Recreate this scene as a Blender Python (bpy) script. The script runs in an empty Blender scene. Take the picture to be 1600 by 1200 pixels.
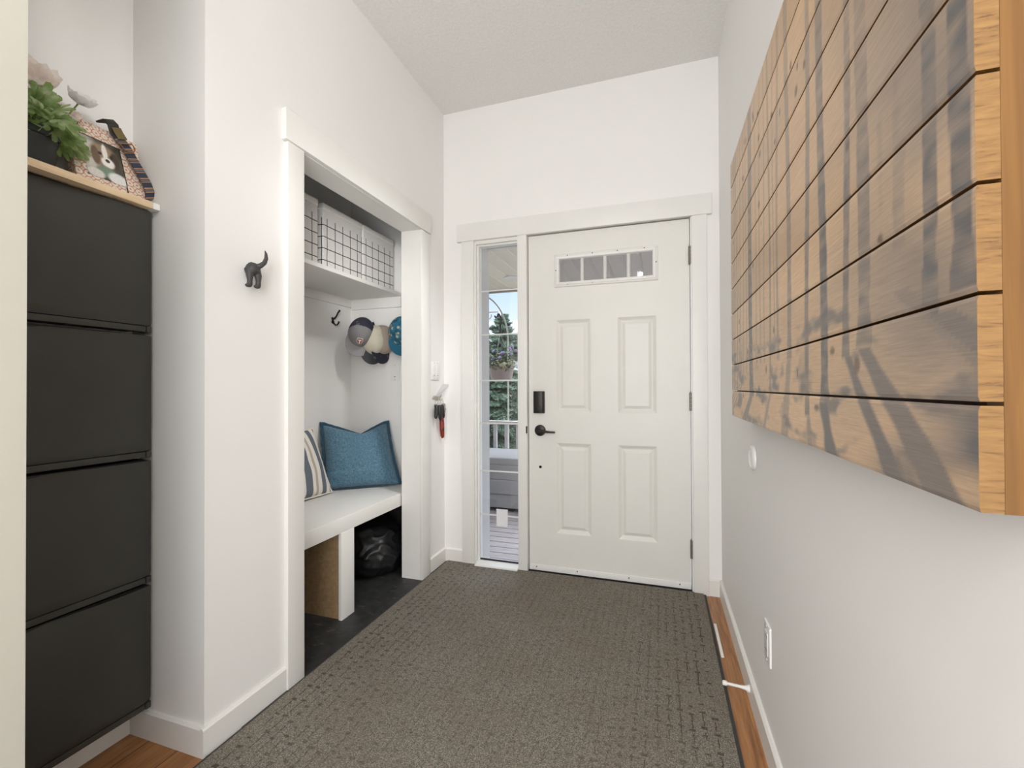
import bpy, bmesh, math, random
import numpy as np
from mathutils import Vector, Matrix, noise

S = bpy.context.scene
COL = S.collection

# ------------------------------------------------------------------ camera
CAM = Vector((0.7563, -2.6203, 1.1119))
FPX, YAW, PITCH, ROLL = 699.72, 0.31831, 0.007493, -0.003888


def cam_dir(r2, u3, f2):
    cr, sr, cp, sp, c, s = (math.cos(ROLL), math.sin(ROLL), math.cos(PITCH), math.sin(PITCH),
                            math.cos(YAW), math.sin(YAW))
    r = r2 * cr - u3 * sr
    u2 = r2 * sr + u3 * cr
    fw = f2 * cp - u2 * sp
    u = f2 * sp + u2 * cp
    return Vector((r * c - fw * s, r * s + fw * c, u))


cd = bpy.data.cameras.new('camera')
cd.sensor_width = 36
cd.lens = FPX * 36 / 1600
cd.clip_start = 0.02
cam = bpy.data.objects.new('camera', cd)
COL.objects.link(cam)
R, U, F = cam_dir(1, 0, 0), cam_dir(0, 1, 0), cam_dir(0, 0, 1)
cam.matrix_world = Matrix(((R.x, U.x, -F.x, CAM.x), (R.y, U.y, -F.y, CAM.y),
                           (R.z, U.z, -F.z, CAM.z), (0, 0, 0, 1)))
S.camera = cam

# ------------------------------------------------------------------ view, world, lights
S.view_settings.view_transform = 'Standard'
S.view_settings.look = 'None'
S.view_settings.gamma = 1
S.view_settings.use_curve_mapping = False
S.view_settings.exposure = 0.33

w = bpy.data.worlds.new('sky')
S.world = w
w.use_nodes = True
wn = w.node_tree
wn.nodes.clear()
wo = wn.nodes.new('ShaderNodeOutputWorld')
wb = wn.nodes.new('ShaderNodeBackground')
wc = wn.nodes.new('ShaderNodeTexCoord')
wsep = wn.nodes.new('ShaderNodeSeparateXYZ')
wr = wn.nodes.new('ShaderNodeValToRGB')
wr.color_ramp.elements[0].position = 0.02
wr.color_ramp.elements[0].color = (0.90, 0.94, 1.0, 1)
wr.color_ramp.elements[1].position = 0.6
wr.color_ramp.elements[1].color = (0.80, 0.88, 1.0, 1)
e = wr.color_ramp.elements.new(0.24)
e.color = (0.50, 0.70, 0.98, 1)
wn.links.new(wc.outputs['Generated'], wsep.inputs[0])
wn.links.new(wsep.outputs[2], wr.inputs[0])
wn.links.new(wr.outputs[0], wb.inputs[0])
wm = wn.nodes.new('ShaderNodeMapRange')          # sky boosted overhead, out of view, to brighten the porch
wm.interpolation_type = 'SMOOTHSTEP'
wm.inputs['From Min'].default_value = 0.30
wm.inputs['From Max'].default_value = 0.55
wm.inputs['To Min'].default_value = 1.0
wm.inputs['To Max'].default_value = 7.0
wn.links.new(wsep.outputs[2], wm.inputs[0])
wn.links.new(wm.outputs[0], wb.inputs[1])
wn.links.new(wb.outputs[0], wo.inputs[0])


def light(name, kind, loc, energy, color=(1, 1, 1), size=1.0, size_y=None, target=None, angle=None, spread=None):
    l = bpy.data.lights.new(name, kind)
    l.energy = energy
    l.color = color
    if kind == 'AREA':
        l.shape = 'RECTANGLE'
        l.size = size
        l.size_y = size_y or size
        if spread:
            l.spread = spread
    if angle:
        l.angle = angle
    if kind == 'POINT':
        l.shadow_soft_size = size
    o = bpy.data.objects.new(name, l)
    COL.objects.link(o)
    o.location = loc
    if target:
        o.rotation_euler = (Vector(target) - Vector(loc)).to_track_quat('-Z', 'Y').to_euler()
    return o


light('sun', 'SUN', (0, 0, 10), 1.1, (1.0, 0.96, 0.9), target=(-0.6, 2.2, 6.8), angle=0.25)
# area fill lights added behind the camera
light('rear_fill', 'AREA', (-1.3, -6.3, 1.65), 32, (0.985, 0.99, 1.0), 4.2, 2.2, (-1.3, 0, 1.4))
light('near_fill', 'AREA', (0.6, -3.4, 1.38), 36, (0.985, 0.99, 1.0), 0.85, 1.9, (-0.2, -0.6, 1.25))
# the hall's ceiling lamp; added fill spots follow
light('hall_lamp_light', 'POINT', (0.55, -2.75, 2.42), 7, (0.985, 0.99, 0.99), 0.03)


def spot(name, loc, target, energy, deg, soft):
    o = light(name, 'SPOT', loc, energy, (0.985, 0.99, 0.99), target=target)
    o.data.spot_size = math.radians(deg)
    o.data.spot_blend = 1.0
    o.data.shadow_soft_size = soft
    return o


spot('closet_fill_spot', (0.62, -0.95, 2.78), (-1.02, -0.40, 0.70), 85, 44, 0.16)  # fill spots added to brighten the closet, alcove and bins
spot('alcove_fill_spot', (0.92, -2.70, 2.45), (-0.86, -1.90, 1.88), 30, 30, 0.12)
spot('shelf_fill_spot', (0.86, -2.95, 1.72), (-0.95, -0.36, 1.80), 130, 16, 0.20)

# ------------------------------------------------------------------ material helpers
MATS = {}


class NT:
    def __init__(s, name):
        s.m = bpy.data.materials.new(name)
        s.m.use_nodes = True
        s.t = s.m.node_tree
        s.b = s.t.nodes['Principled BSDF']

    def n(s, typ, **kw):
        nd = s.t.nodes.new('ShaderNode' + typ)
        for k, v in kw.items():
            setattr(nd, k, v)
        return nd

    def link(s, a, b):
        s.t.links.new(a, b)

    def put(s, sock, v):
        if hasattr(v, 'is_output'):
            s.link(v, sock)
        else:
            if hasattr(sock.default_value, '__len__') and len(sock.default_value) == 4 and len(v) == 3:
                v = (*v, 1)
            sock.default_value = v

    def math(s, op, a, b=0.0, c=0.0, clamp=False):
        nd = s.n('Math', operation=op, use_clamp=clamp)
        for i, v in enumerate((a, b, c)):
            if i < len(nd.inputs):
                s.put(nd.inputs[i], v)
        return nd.outputs[0]

    def coords(s, scale=(1, 1, 1), kind='Object', loc=(0, 0, 0), rot=(0, 0, 0)):
        tc = s.n('TexCoord')
        mp = s.n('Mapping')
        mp.inputs['Scale'].default_value = scale
        mp.inputs['Location'].default_value = loc
        mp.inputs['Rotation'].default_value = rot
        s.link(tc.outputs[kind], mp.inputs[0])
        return mp.outputs[0]

    def noise(s, vec, scale, detail=3, rough=0.5, dist=0.0):
        nd = s.n('TexNoise')
        s.link(vec, nd.inputs['Vector'])
        nd.inputs['Scale'].default_value = scale
        nd.inputs['Detail'].default_value = detail
        nd.inputs['Roughness'].default_value = rough
        nd.inputs['Distortion'].default_value = dist
        return nd.outputs['Fac']

    def ramp(s, fac, stops):
        nd = s.n('ValToRGB')
        cr = nd.color_ramp
        while len(cr.elements) < len(stops):
            cr.elements.new(0.5)
        for el, (p, c) in zip(cr.elements, stops):
            el.position = p
            el.color = (*c, 1) if len(c) == 3 else c
        s.link(fac, nd.inputs[0])
        return nd.outputs[0]

    def mix(s, fac, a, b, blend='MIX'):
        nd = s.n('Mix', data_type='RGBA', blend_type=blend)
        s.put(nd.inputs[0], fac)
        s.put(nd.inputs[6], a)
        s.put(nd.inputs[7], b)
        return nd.outputs[2]

    def bump(s, h, strength=0.3, dist=0.01):
        nd = s.n('Bump')
        nd.inputs['Strength'].default_value = strength
        nd.inputs['Distance'].default_value = dist
        s.link(h, nd.inputs['Height'])
        s.link(nd.outputs[0], s.b.inputs['Normal'])

    def sep(s, vec):
        nd = s.n('SeparateXYZ')
        s.link(vec, nd.inputs[0])
        return nd.outputs

    def set(s, **kw):
        names = dict(color='Base Color', rough='Roughness', metal='Metallic', spec='Specular IOR Level',
                     coat='Coat Weight', coat_rough='Coat Roughness', trans='Transmission Weight', ior='IOR',
                     sheen='Sheen Weight', alpha='Alpha', emis='Emission Color', emis_s='Emission Strength',
                     sss='Subsurface Weight')
        for k, v in kw.items():
            s.put(s.b.inputs[names[k]], v)
        return s


def lin(r, g, b):
    def f(c):
        c /= 255
        return c / 12.92 if c <= 0.04045 else ((c + 0.055) / 1.055) ** 2.4
    return (f(r), f(g), f(b))


def plain(name, color, rough=0.5, metal=0.0, var=0.04, scale=30, bump=0.0, **kw):
    t = NT(name)
    v = t.coords()
    f = t.noise(v, scale, 4)
    a = tuple(max(0, c * (1 - var)) for c in color)
    b = tuple(min(1, c * (1 + var)) for c in color)
    t.set(color=t.ramp(f, [(0.3, a), (0.7, b)]), rough=rough, metal=metal, **kw)
    if bump:
        t.bump(f, bump, 0.002)
    MATS[name] = t.m
    return t.m


def M(n):
    return MATS[n]


# paints, plastics, metals
WALLC = lin(243, 241, 238)
t = NT('wall_paint')
v = t.coords()
f = t.noise(v, 220, 3)
t.set(color=t.ramp(t.noise(v, 1.3, 2), [(0.3, tuple(c * .985 for c in WALLC)), (0.7, WALLC)]), rough=0.62)
t.bump(f, 0.06, 0.001)
MATS['wall_paint'] = t.m
plain('toned_down_greige', lin(176, 172, 160), 0.6, var=0.01)  # stub wall colour, darkened to offset the strong fill light on it
t = NT('ceiling_texture')
v = t.coords()
f = t.noise(v, 75, 5, 0.65)
t.set(color=t.ramp(f, [(0.25, lin(230, 228, 224)), (0.75, lin(242, 240, 236))]), rough=0.9)
t.bump(f, 0.5, 0.006)
MATS['ceiling_texture'] = t.m
plain('trim_paint', lin(236, 234, 229), 0.38, var=0.01, scale=8)
plain('door_paint', lin(231, 229, 222), 0.42, var=0.012, scale=6)
plain('white_plastic', lin(240, 239, 236), 0.3, var=0.01)
plain('black_metal', lin(30, 29, 29), 0.4, 0.4, var=0.1)
plain('bronze_metal', lin(48, 45, 43), 0.42, 0.5, var=0.12, scale=80)
plain('steel', lin(176, 172, 165), 0.32, 0.9, var=0.06)
plain('hinge_steel', lin(128, 124, 116), 0.45, 0.6, var=0.1)
plain('dark_hole', lin(20, 20, 20), 0.8)
plain('cabinet_plastic', lin(57, 56, 51), 0.42, var=0.05, scale=12)
plain('cabinet_shadow_gap', lin(22, 22, 21), 0.6)
plain('dark_rubber', lin(62, 62, 60), 0.8, var=0.1)
plain('card_white', lin(238, 238, 240), 0.6, var=0.01)
plain('grey_outdoor_fabric', lin(138, 135, 134), 0.9, var=0.06, scale=40, bump=0.1)
plain('soffit_vinyl', lin(182, 173, 160), 0.55, var=0.03, scale=8)
plain('porch_paint', lin(196, 192, 190), 0.6, var=0.03)
plain('rail_paint', lin(182, 178, 176), 0.6, var=0.04)
plain('fascia_brown', lin(120, 108, 94), 0.6, var=0.05)
plain('pot_black', lin(40, 41, 40), 0.5, var=0.06)
plain('dark_panel', lin(40, 40, 39), 0.7, var=0.08)
plain('soil', lin(48, 38, 30), 0.95, var=0.4, scale=90, bump=0.4)
plain('planter_taupe', lin(140, 125, 120), 0.65, var=0.06)
plain('stem_green', lin(108, 124, 64), 0.6, var=0.1)
plain('roof_shingle', lin(118, 115, 124), 0.9, var=0.08, scale=6)
plain('siding_white', lin(204, 204, 208), 0.7, var=0.02)
plain('bark', lin(92, 78, 66), 0.9, var=0.25, scale=20)
plain('lamp_glass', lin(245, 243, 236), 0.3, var=0.0)
plain('red_webbing', lin(146, 50, 36), 0.7, var=0.15, scale=120)
plain('key_black', lin(34, 34, 36), 0.35, var=0.05)
plain('olive_buckle', lin(118, 104, 66), 0.4, 0.5, var=0.1)
plain('bronze_ring', lin(150, 118, 92), 0.3, 0.85, var=0.05)
plain('dark_buckle', lin(66, 64, 60), 0.35, 0.7, var=0.08)

t = NT('glass')
g1 = t.n('BsdfTransparent')
g2 = t.n('BsdfGlossy')
g2.inputs['Roughness'].default_value = 0.02
fr0 = t.n('Fresnel')
fr0.inputs[0].default_value = 1.35
mx = t.n('MixShader')
t.link(fr0.outputs[0], mx.inputs[0])
t.link(g1.outputs[0], mx.inputs[1])
t.link(g2.outputs[0], mx.inputs[2])
t.link(mx.outputs[0], t.t.nodes['Material Output'].inputs[0])
MATS['glass'] = t.m

t = NT('grey_glass')
g1 = t.n('BsdfTransparent')
g1.inputs[0].default_value = (0.78, 0.77, 0.80, 1)
g2 = t.n('BsdfGlossy')
g2.inputs['Roughness'].default_value = 0.02
mx = t.n('MixShader')
fr0 = t.n('Fresnel')
fr0.inputs[0].default_value = 1.35
t.link(fr0.outputs[0], mx.inputs[0])
t.link(g1.outputs[0], mx.inputs[1])
t.link(g2.outputs[0], mx.inputs[2])
t.link(mx.outputs[0], t.t.nodes['Material Output'].inputs[0])
MATS['grey_glass'] = t.m

# wooden floor: planks run toward the door
t = NT('floor_wood')
v = t.coords()
xs, ys, zs = t.sep(v)
gr = t.noise(t.coords((14, 1.1, 1)), 5, 7, 0.6, 0.4)
pl = t.math('FLOOR', t.math('MULTIPLY', xs, 1 / 0.125))
wn_ = t.n('TexWhiteNoise', noise_dimensions='1D')
t.link(pl, wn_.inputs['W'])
c = t.ramp(gr, [(0.25, lin(112, 74, 42)), (0.5, lin(168, 116, 70)), (0.8, lin(200, 150, 98))])
c = t.mix(t.math('MULTIPLY', wn_.outputs[0], 0.35), c, lin(140, 92, 54))
seam = t.math('LESS_THAN', t.math('ABSOLUTE', t.math('SUBTRACT', t.math('FRACT', t.math('MULTIPLY', xs, 1 / 0.125)), 0.5)), 0.012)
c = t.mix(seam, c, lin(70, 46, 28))
t.set(color=c, rough=0.38)
t.bump(gr, 0.08, 0.003)
MATS['floor_wood'] = t.m

# closet floor: black sheet with chalky scuffs
t = NT('closet_floor_black')
v = t.coords()
sc = t.noise(t.coords((3, 9, 1), rot=(0, 0, 0.5)), 4, 6, 0.65, 0.6)
f = t.noise(v, 24, 5)
c = t.ramp(f, [(0.3, lin(33, 33, 33)), (0.7, lin(52, 52, 51))])
c = t.mix(t.ramp(sc, [(0.60, (0, 0, 0)), (0.74, (.5, .5, .5))]), c, lin(150, 148, 142))
t.set(color=c, rough=0.55)
t.bump(f, 0.15, 0.003)
MATS['closet_floor_black'] = t.m

# MDF
t = NT('mdf_brown')
v = t.coords()
t.set(color=t.ramp(t.noise(v, 60, 5), [(0.3, lin(150, 122, 88)), (0.7, lin(172, 143, 106))]), rough=0.75)
MATS['mdf_brown'] = t.m
# shelf pine
t = NT('shelf_birch')
v = t.coords((18, 1.5, 18))
t.set(color=t.ramp(t.noise(v, 6, 5), [(0.3, lin(222, 192, 152)), (0.7, lin(238, 214, 180))]), rough=0.5)
MATS['shelf_birch'] = t.m

# mat: ribbed grey-brown pile with dashes
t = NT('mat_pile')
v = t.coords()
xs, ys, zs = t.sep(v)
wob = t.math('MULTIPLY', t.math('SUBTRACT', t.noise(v, 40, 3), 0.5), 0.012)
u = t.math('MULTIPLY', t.math('ADD', xs, wob), 1 / 0.036)
colid = t.math('FLOOR', u)
fu = t.math('FRACT', u)
wn1 = t.n('TexWhiteNoise', noise_dimensions='1D')
t.link(colid, wn1.inputs['W'])
vv = t.math('ADD', t.math('MULTIPLY', t.math('ADD', ys, wob), 1 / 0.074), t.math('MULTIPLY', wn1.outputs[0], 0.35))
rowid = t.math('FLOOR', vv)
fv = t.math('FRACT', vv)
comb = t.n('CombineXYZ')
t.link(colid, comb.inputs[0])
t.link(rowid, comb.inputs[1])
wn2 = t.n('TexWhiteNoise', noise_dimensions='2D')
t.link(comb.outputs[0], wn2.inputs['Vector'])
rnd = wn2.outputs[0]
groove = t.math('MULTIPLY', t.math('LESS_THAN', t.math('ABSOLUTE', t.math('SUBTRACT', fu, 0.5)), 0.06),
                t.math('LESS_THAN', t.math('ABSOLUTE', t.math('SUBTRACT', fv, 0.45)), t.math('MULTIPLY', rnd, 0.45)))
dash = t.math('MULTIPLY', t.math('LESS_THAN', t.math('ABSOLUTE', t.math('SUBTRACT', fu, 0.5)), 0.27),
              t.math('LESS_THAN', t.math('ABSOLUTE', t.math('SUBTRACT', fv, 0.93)), 0.075))
dash = t.math('MULTIPLY', dash, t.math('GREATER_THAN', rnd, 0.30))
dash2 = t.math('MULTIPLY', t.math('LESS_THAN', t.math('ABSOLUTE', t.math('SUBTRACT', fu, 0.5)), 0.2),
               t.math('LESS_THAN', t.math('ABSOLUTE', t.math('SUBTRACT', fv, 0.45)), 0.05))
dash2 = t.math('MULTIPLY', dash2, t.math('LESS_THAN', rnd, 0.45))
pat = t.math('MAXIMUM', groove, t.math('MAXIMUM', dash, dash2))
# worn middle: pattern is crisp towards the borders
edge = t.math('ABSOLUTE', t.math('DIVIDE', xs, 0.77))
wear = t.math('ADD', 0.37, t.math('MULTIPLY', t.math('POWER', edge, 3.0), 0.75), clamp=True)
wear = t.math('MULTIPLY', wear, t.math('ADD', 0.45, t.math('MULTIPLY', t.noise(v, 5, 3), 1.0)), clamp=True)
inside = t.math('LESS_THAN', t.math('ABSOLUTE', xs), 0.715)
pat = t.math('MULTIPLY', t.math('MULTIPLY', pat, wear), inside)
speck = t.noise(v, 330, 2, 0.7)
base = t.ramp(speck, [(0.33, lin(86, 81, 73)), (0.5, lin(128, 122, 111)), (0.68, lin(180, 174, 162))])
base = t.mix(t.ramp(t.noise(v, 3.5, 3), [(0.4, (0, 0, 0)), (0.75, (.4, .4, .4))]), base, lin(124, 108, 96))
c = t.mix(t.math('MULTIPLY', pat, 0.72), base, lin(56, 51, 44))
lint = t.ramp(t.noise(v, 95, 1), [(0.80, (0, 0, 0)), (0.83, (1, 1, 1))])
c = t.mix(t.math('MULTIPLY', lint, 0.6), c, lin(210, 205, 195))
t.set(color=c, rough=0.95, spec=0.1)
hh = t.math('SUBTRACT', t.math('MULTIPLY', speck, 0.5), pat)
t.bump(hh, 0.7, 0.006)
MATS['mat_pile'] = t.m

# picture materials
t = NT('printed_wood')
at = t.n('Attribute', attribute_name='print', attribute_type='GEOMETRY')
gr = t.noise(t.coords((1, 2.2, 60)), 7, 6, 0.62, 0.3)
fine = t.noise(t.coords((1, 6, 260), rot=(0.05, 0, 0)), 4, 3, 0.6)
c = t.mix(0.8, at.outputs['Color'], t.ramp(gr, [(0.25, (.74, .73, .72)), (0.75, (1.06, 1.06, 1.06))]), 'MULTIPLY')
c = t.mix(0.55, c, t.ramp(fine, [(0.3, (.72, .72, .72)), (0.7, (1.12, 1.12, 1.12))]), 'MULTIPLY')
t.set(color=c, rough=0.36, spec=0.45)
t.bump(gr, 0.07, 0.002)
MATS['printed_wood'] = t.m
t = NT('honey_pine')
v = t.coords((24, 24, 1.2))
gr = t.noise(v, 3, 5, 0.55, 0.5)
c = t.ramp(gr, [(0.25, lin(92, 60, 22)), (0.55, lin(112, 76, 31)), (0.8, lin(128, 91, 43))])
t.set(color=c, rough=0.42)
MATS['honey_pine'] = t.m
t = NT('pine_end_grain')
v = t.coords()
xs, ys, zs = t.sep(t.coords((1, 1, 1)))
rg = t.noise(t.coords((14, 14, 120), rot=(0, 0.25, 0)), 2.2, 4, 0.6, 0.8)
c = t.ramp(rg, [(0.30, lin(84, 57, 26)), (0.42, lin(122, 88, 46)), (0.7, lin(138, 104, 58))])
t.set(color=c, rough=0.55)
MATS['pine_end_grain'] = t.m
plain('knot_brown', lin(64, 38, 20), 0.6, var=0.3, scale=60)

# fabrics
t = NT('blue_linen')
v = t.coords()
a_ = t.noise(t.coords((700, 60, 60)), 1.0, 2)
b_ = t.noise(t.coords((60, 60, 700)), 1.0, 2)
f = t.math('MULTIPLY', t.math('ADD', a_, b_), 0.5)
t.set(color=t.ramp(f, [(0.35, lin(48, 80, 100)), (0.5, lin(80, 116, 137)), (0.66, lin(122, 154, 170))]), rough=0.9, sheen=0.2)
t.bump(f, 0.35, 0.002)
MATS['blue_linen'] = t.m
plain('blue_linen_edge', lin(44, 76, 94), 0.9, var=0.12, scale=150)
t = NT('striped_canvas')
xs, ys, zs = t.sep(t.coords())
p = t.math('FRACT', t.math('MULTIPLY', t.math('ADD', xs, 0.223), 1 / 0.195))
r = t.n('ValToRGB')
r.color_ramp.interpolation = 'CONSTANT'
cream, slate, taupe = lin(232, 226, 215), lin(104, 112, 122), lin(186, 174, 164)
stops = [(0.0, cream), (0.13, slate), (0.40, cream), (0.52, taupe), (0.62, cream), (0.78, slate), (0.97, cream)]
while len(r.color_ramp.elements) < len(stops):
    r.color_ramp.elements.new(0.5)
for el, (pp, cc) in zip(r.color_ramp.elements, stops):
    el.position = pp
    el.color = (*cc, 1)
t.link(p, r.inputs[0])
wv = t.noise(t.coords((400, 60, 400)), 1, 2)
t.set(color=t.mix(0.35, r.outputs[0], t.ramp(wv, [(0.3, (.7, .7, .7)), (0.7, (1.1, 1.1, 1.1))]), 'MULTIPLY'), rough=0.95)
t.bump(wv, 0.2, 0.002)
MATS['striped_canvas'] = t.m
plain('cream_fringe', lin(226, 218, 204), 0.95, var=0.08, scale=200)
plain('bag_nylon', lin(26, 26, 27), 0.4, var=0.15, scale=30)
plain('cap_grey', lin(132, 130, 131), 0.95, var=0.08, scale=300)
plain('cap_brim_grey', lin(150, 147, 148), 0.95, var=0.06, scale=300)
plain('cap_cream', lin(212, 205, 186), 0.9, var=0.06, scale=250)
plain('cap_charcoal', lin(74, 74, 76), 0.95, var=0.1, scale=300)
plain('cap_tan', lin(166, 152, 138), 0.95, var=0.08, scale=300)
plain('cap_teal', lin(34, 98, 126), 0.85, var=0.08, scale=200)
plain('badge_red', lin(150, 70, 48), 0.7, var=0.08)
plain('badge_white', lin(236, 232, 226), 0.7, var=0.02)
t = NT('cap_navy_mesh')
v = t.coords()
vo = t.n('TexVoronoi')
vo.inputs['Scale'].default_value = 210
t.link(v, vo.inputs['Vector'])
c = t.ramp(vo.outputs['Distance'], [(0.15, lin(22, 24, 34)), (0.5, lin(48, 50, 64))])
sp = t.ramp(t.noise(v, 24, 1), [(0.60, (0, 0, 0)), (0.64, (1, 1, 1))])
c = t.mix(t.math('MULTIPLY', sp, 0.5), c, lin(120, 118, 116))
t.set(color=c, rough=0.9)
MATS['cap_navy_mesh'] = t.m
t = NT('cap_floral')
v = t.coords()
vo = t.n('TexVoronoi')
vo.inputs['Scale'].default_value = 26
t.link(v, vo.inputs['Vector'])
c = t.ramp(t.noise(v, 30, 3), [(0.35, lin(24, 82, 112)), (0.65, lin(52, 128, 152))])
m1 = t.ramp(vo.outputs['Distance'], [(0.22, (1, 1, 1)), (0.30, (0, 0, 0))])
c = t.mix(m1, c, t.mix(t.noise(v, 14, 2), lin(226, 220, 196), lin(150, 118, 74)))
m2 = t.ramp(t.noise(v, 44, 2), [(0.60, (0, 0, 0)), (0.66, (.8, .8, .8))])
c = t.mix(m2, c, lin(128, 152, 120))
t.set(color=c, rough=0.85)
MATS['cap_floral'] = t.m

# storage bin fabric: white with a thin black windowpane check below a plain band
t = NT('checked_canvas')
tc = t.n('TexCoord')
xs, ys, zs = t.sep(tc.outputs['Object'])
geo = t.n('NewGeometry')


def linemask(t, coord, pitch, off, width):
    p = t.math('FRACT', t.math('MULTIPLY', t.math('ADD', coord, off), 1 / pitch))
    return t.math('LESS_THAN', t.math('ABSOLUTE', t.math('SUBTRACT', p, 0.5)), width / pitch / 2)


wv = t.math('MULTIPLY', t.math('SUBTRACT', t.noise(t.coords(), 14, 2), 0.5), 0.006)
hl = linemask(t, t.math('ADD', zs, wv), 0.061, 0.0305 - 0.041, 0.0045)
vl = linemask(t, t.math('ADD', ys, wv), 0.062, 0.031 - 0.03, 0.0045)
xl = linemask(t, t.math('ADD', xs, wv), 0.062, 0.0, 0.0045)
nx = t.math('ABSOLUTE', t.sep(geo.outputs['Normal'])[0])
vert = t.math('ADD', t.math('MULTIPLY', vl, t.math('GREATER_THAN', nx, 0.7)),
              t.math('MULTIPLY', xl, t.math('LESS_THAN', nx, 0.7)), clamp=True)
msk = t.math('MAXIMUM', t.math('MULTIPLY', hl, t.math('LESS_THAN', zs, 0.25)),
             t.math('MULTIPLY', vert, t.math('LESS_THAN', zs, 0.262)))
weave = t.noise(t.coords((60, 60, 300)), 2, 3)
c = t.mix(msk, t.ramp(weave, [(0.3, lin(222, 220, 216)), (0.7, lin(240, 238, 234))]), lin(34, 34, 36))
t.set(color=c, rough=0.9)
MATS['checked_canvas'] = t.m
plain('bin_band', lin(236, 234, 229), 0.9, var=0.03, scale=60)

# patterned keepsake box
t = NT('mandala_paper')
v = t.coords((1, 1, 1))
vo = t.n('TexVoronoi', distance='EUCLIDEAN')
vo.inputs['Scale'].default_value = 46
vo.inputs['Randomness'].default_value = 0.15
t.link(v, vo.inputs['Vector'])
ring = t.math('SINE', t.math('MULTIPLY', vo.outputs['Distance'], 16.0))
m1 = t.ramp(ring, [(0.55, (0, 0, 0)), (0.7, (1, 1, 1))])
c = t.mix(m1, lin(226, 216, 200), lin(206, 134, 108))
dots = t.ramp(t.noise(v, 260, 1), [(0.62, (0, 0, 0)), (0.68, (1, 1, 1))])
c = t.mix(t.math('MULTIPLY', dots, 0.6), c, lin(120, 110, 104))
t.set(color=c, rough=0.6)
MATS['mandala_paper'] = t.m
t = NT('dog_photo')
at = t.n('Attribute', attribute_name='print', attribute_type='GEOMETRY')
t.set(color=at.outputs['Color'], rough=0.3)
MATS['dog_photo'] = t.m
t = NT('collar_stripe')
at = t.n('UVMap')
us, vs, _ = t.sep(at.outputs[0])
p = t.math('FRACT', t.math('MULTIPLY', us, 1.0))
r = t.n('ValToRGB')
r.color_ramp.interpolation = 'CONSTANT'
nav, cop, cha = lin(46, 50, 66), lin(196, 142, 106), lin(82, 80, 78)
stops = [(0, nav), (0.5, cop), (0.58, cha), (0.70, lin(120, 116, 112)), (0.75, cha), (0.9, cop), (0.96, nav)]
while len(r.color_ramp.elements) < len(stops):
    r.color_ramp.elements.new(0.5)
for el, (pp, cc) in zip(r.color_ramp.elements, stops):
    el.position = pp
    el.color = (*cc, 1)
t.link(p, r.inputs[0])
t.set(color=r.outputs[0], rough=0.7)
MATS['collar_stripe'] = t.m

# leaves, petals
t = NT('leaf_green')
v = t.coords()
t.set(color=t.ramp(t.noise(v, 30, 3), [(0.3, lin(128, 152, 84)), (0.5, lin(158, 182, 120)), (0.72, lin(208, 220, 180))]), rough=0.55, sss=0.05)
MATS['leaf_green'] = t.m
plain('petal_pink', lin(253, 243, 237), 0.7, var=0.06, scale=40)
plain('petal_white', lin(250, 249, 249), 0.7, var=0.03, scale=40)
plain('petal_violet', lin(178, 160, 196), 0.7, var=0.1)
plain('petal_cream', lin(236, 232, 214), 0.7, var=0.05)
t = NT('spruce_needles')
v = t.coords()
t.set(color=t.ramp(t.noise(v, 6, 3), [(0.35, lin(62, 82, 66)), (0.6, lin(98, 120, 100)), (0.8, lin(150, 162, 124))]), rough=0.8)
MATS['spruce_needles'] = t.m
plain('basket_leaves', lin(82, 98, 56), 0.7, var=0.3, scale=60)
t = NT('lawn')
v = t.coords()
t.set(color=t.ramp(t.noise(v, 4, 5), [(0.3, lin(112, 112, 100)), (0.7, lin(150, 148, 134))]), rough=0.95)
MATS['lawn'] = t.m
# deck boards
t = NT('deck_wood')
v = t.coords()
gr = t.noise(t.coords((1.3, 22, 1)), 5, 6, 0.6)
t.set(color=t.ramp(gr, [(0.25, lin(128, 118, 116)), (0.75, lin(184, 174, 172))]), rough=0.7)
MATS['deck_wood'] = t.m


for nm_ in ('petal_pink', 'petal_white', 'petal_cream', 'petal_violet', 'leaf_green'):
    nt_ = M(nm_).node_tree
    pb_ = nt_.nodes['Principled BSDF']
    tr_ = nt_.nodes.new('ShaderNodeBsdfTranslucent')
    mx_ = nt_.nodes.new('ShaderNodeMixShader')
    mx_.inputs[0].default_value = 0.62
    nt_.links.new(pb_.inputs['Base Color'].links[0].from_socket, tr_.inputs[0])
    nt_.links.new(pb_.outputs[0], mx_.inputs[1])
    nt_.links.new(tr_.outputs[0], mx_.inputs[2])
    nt_.links.new(mx_.outputs[0], nt_.nodes['Material Output'].inputs[0])


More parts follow.
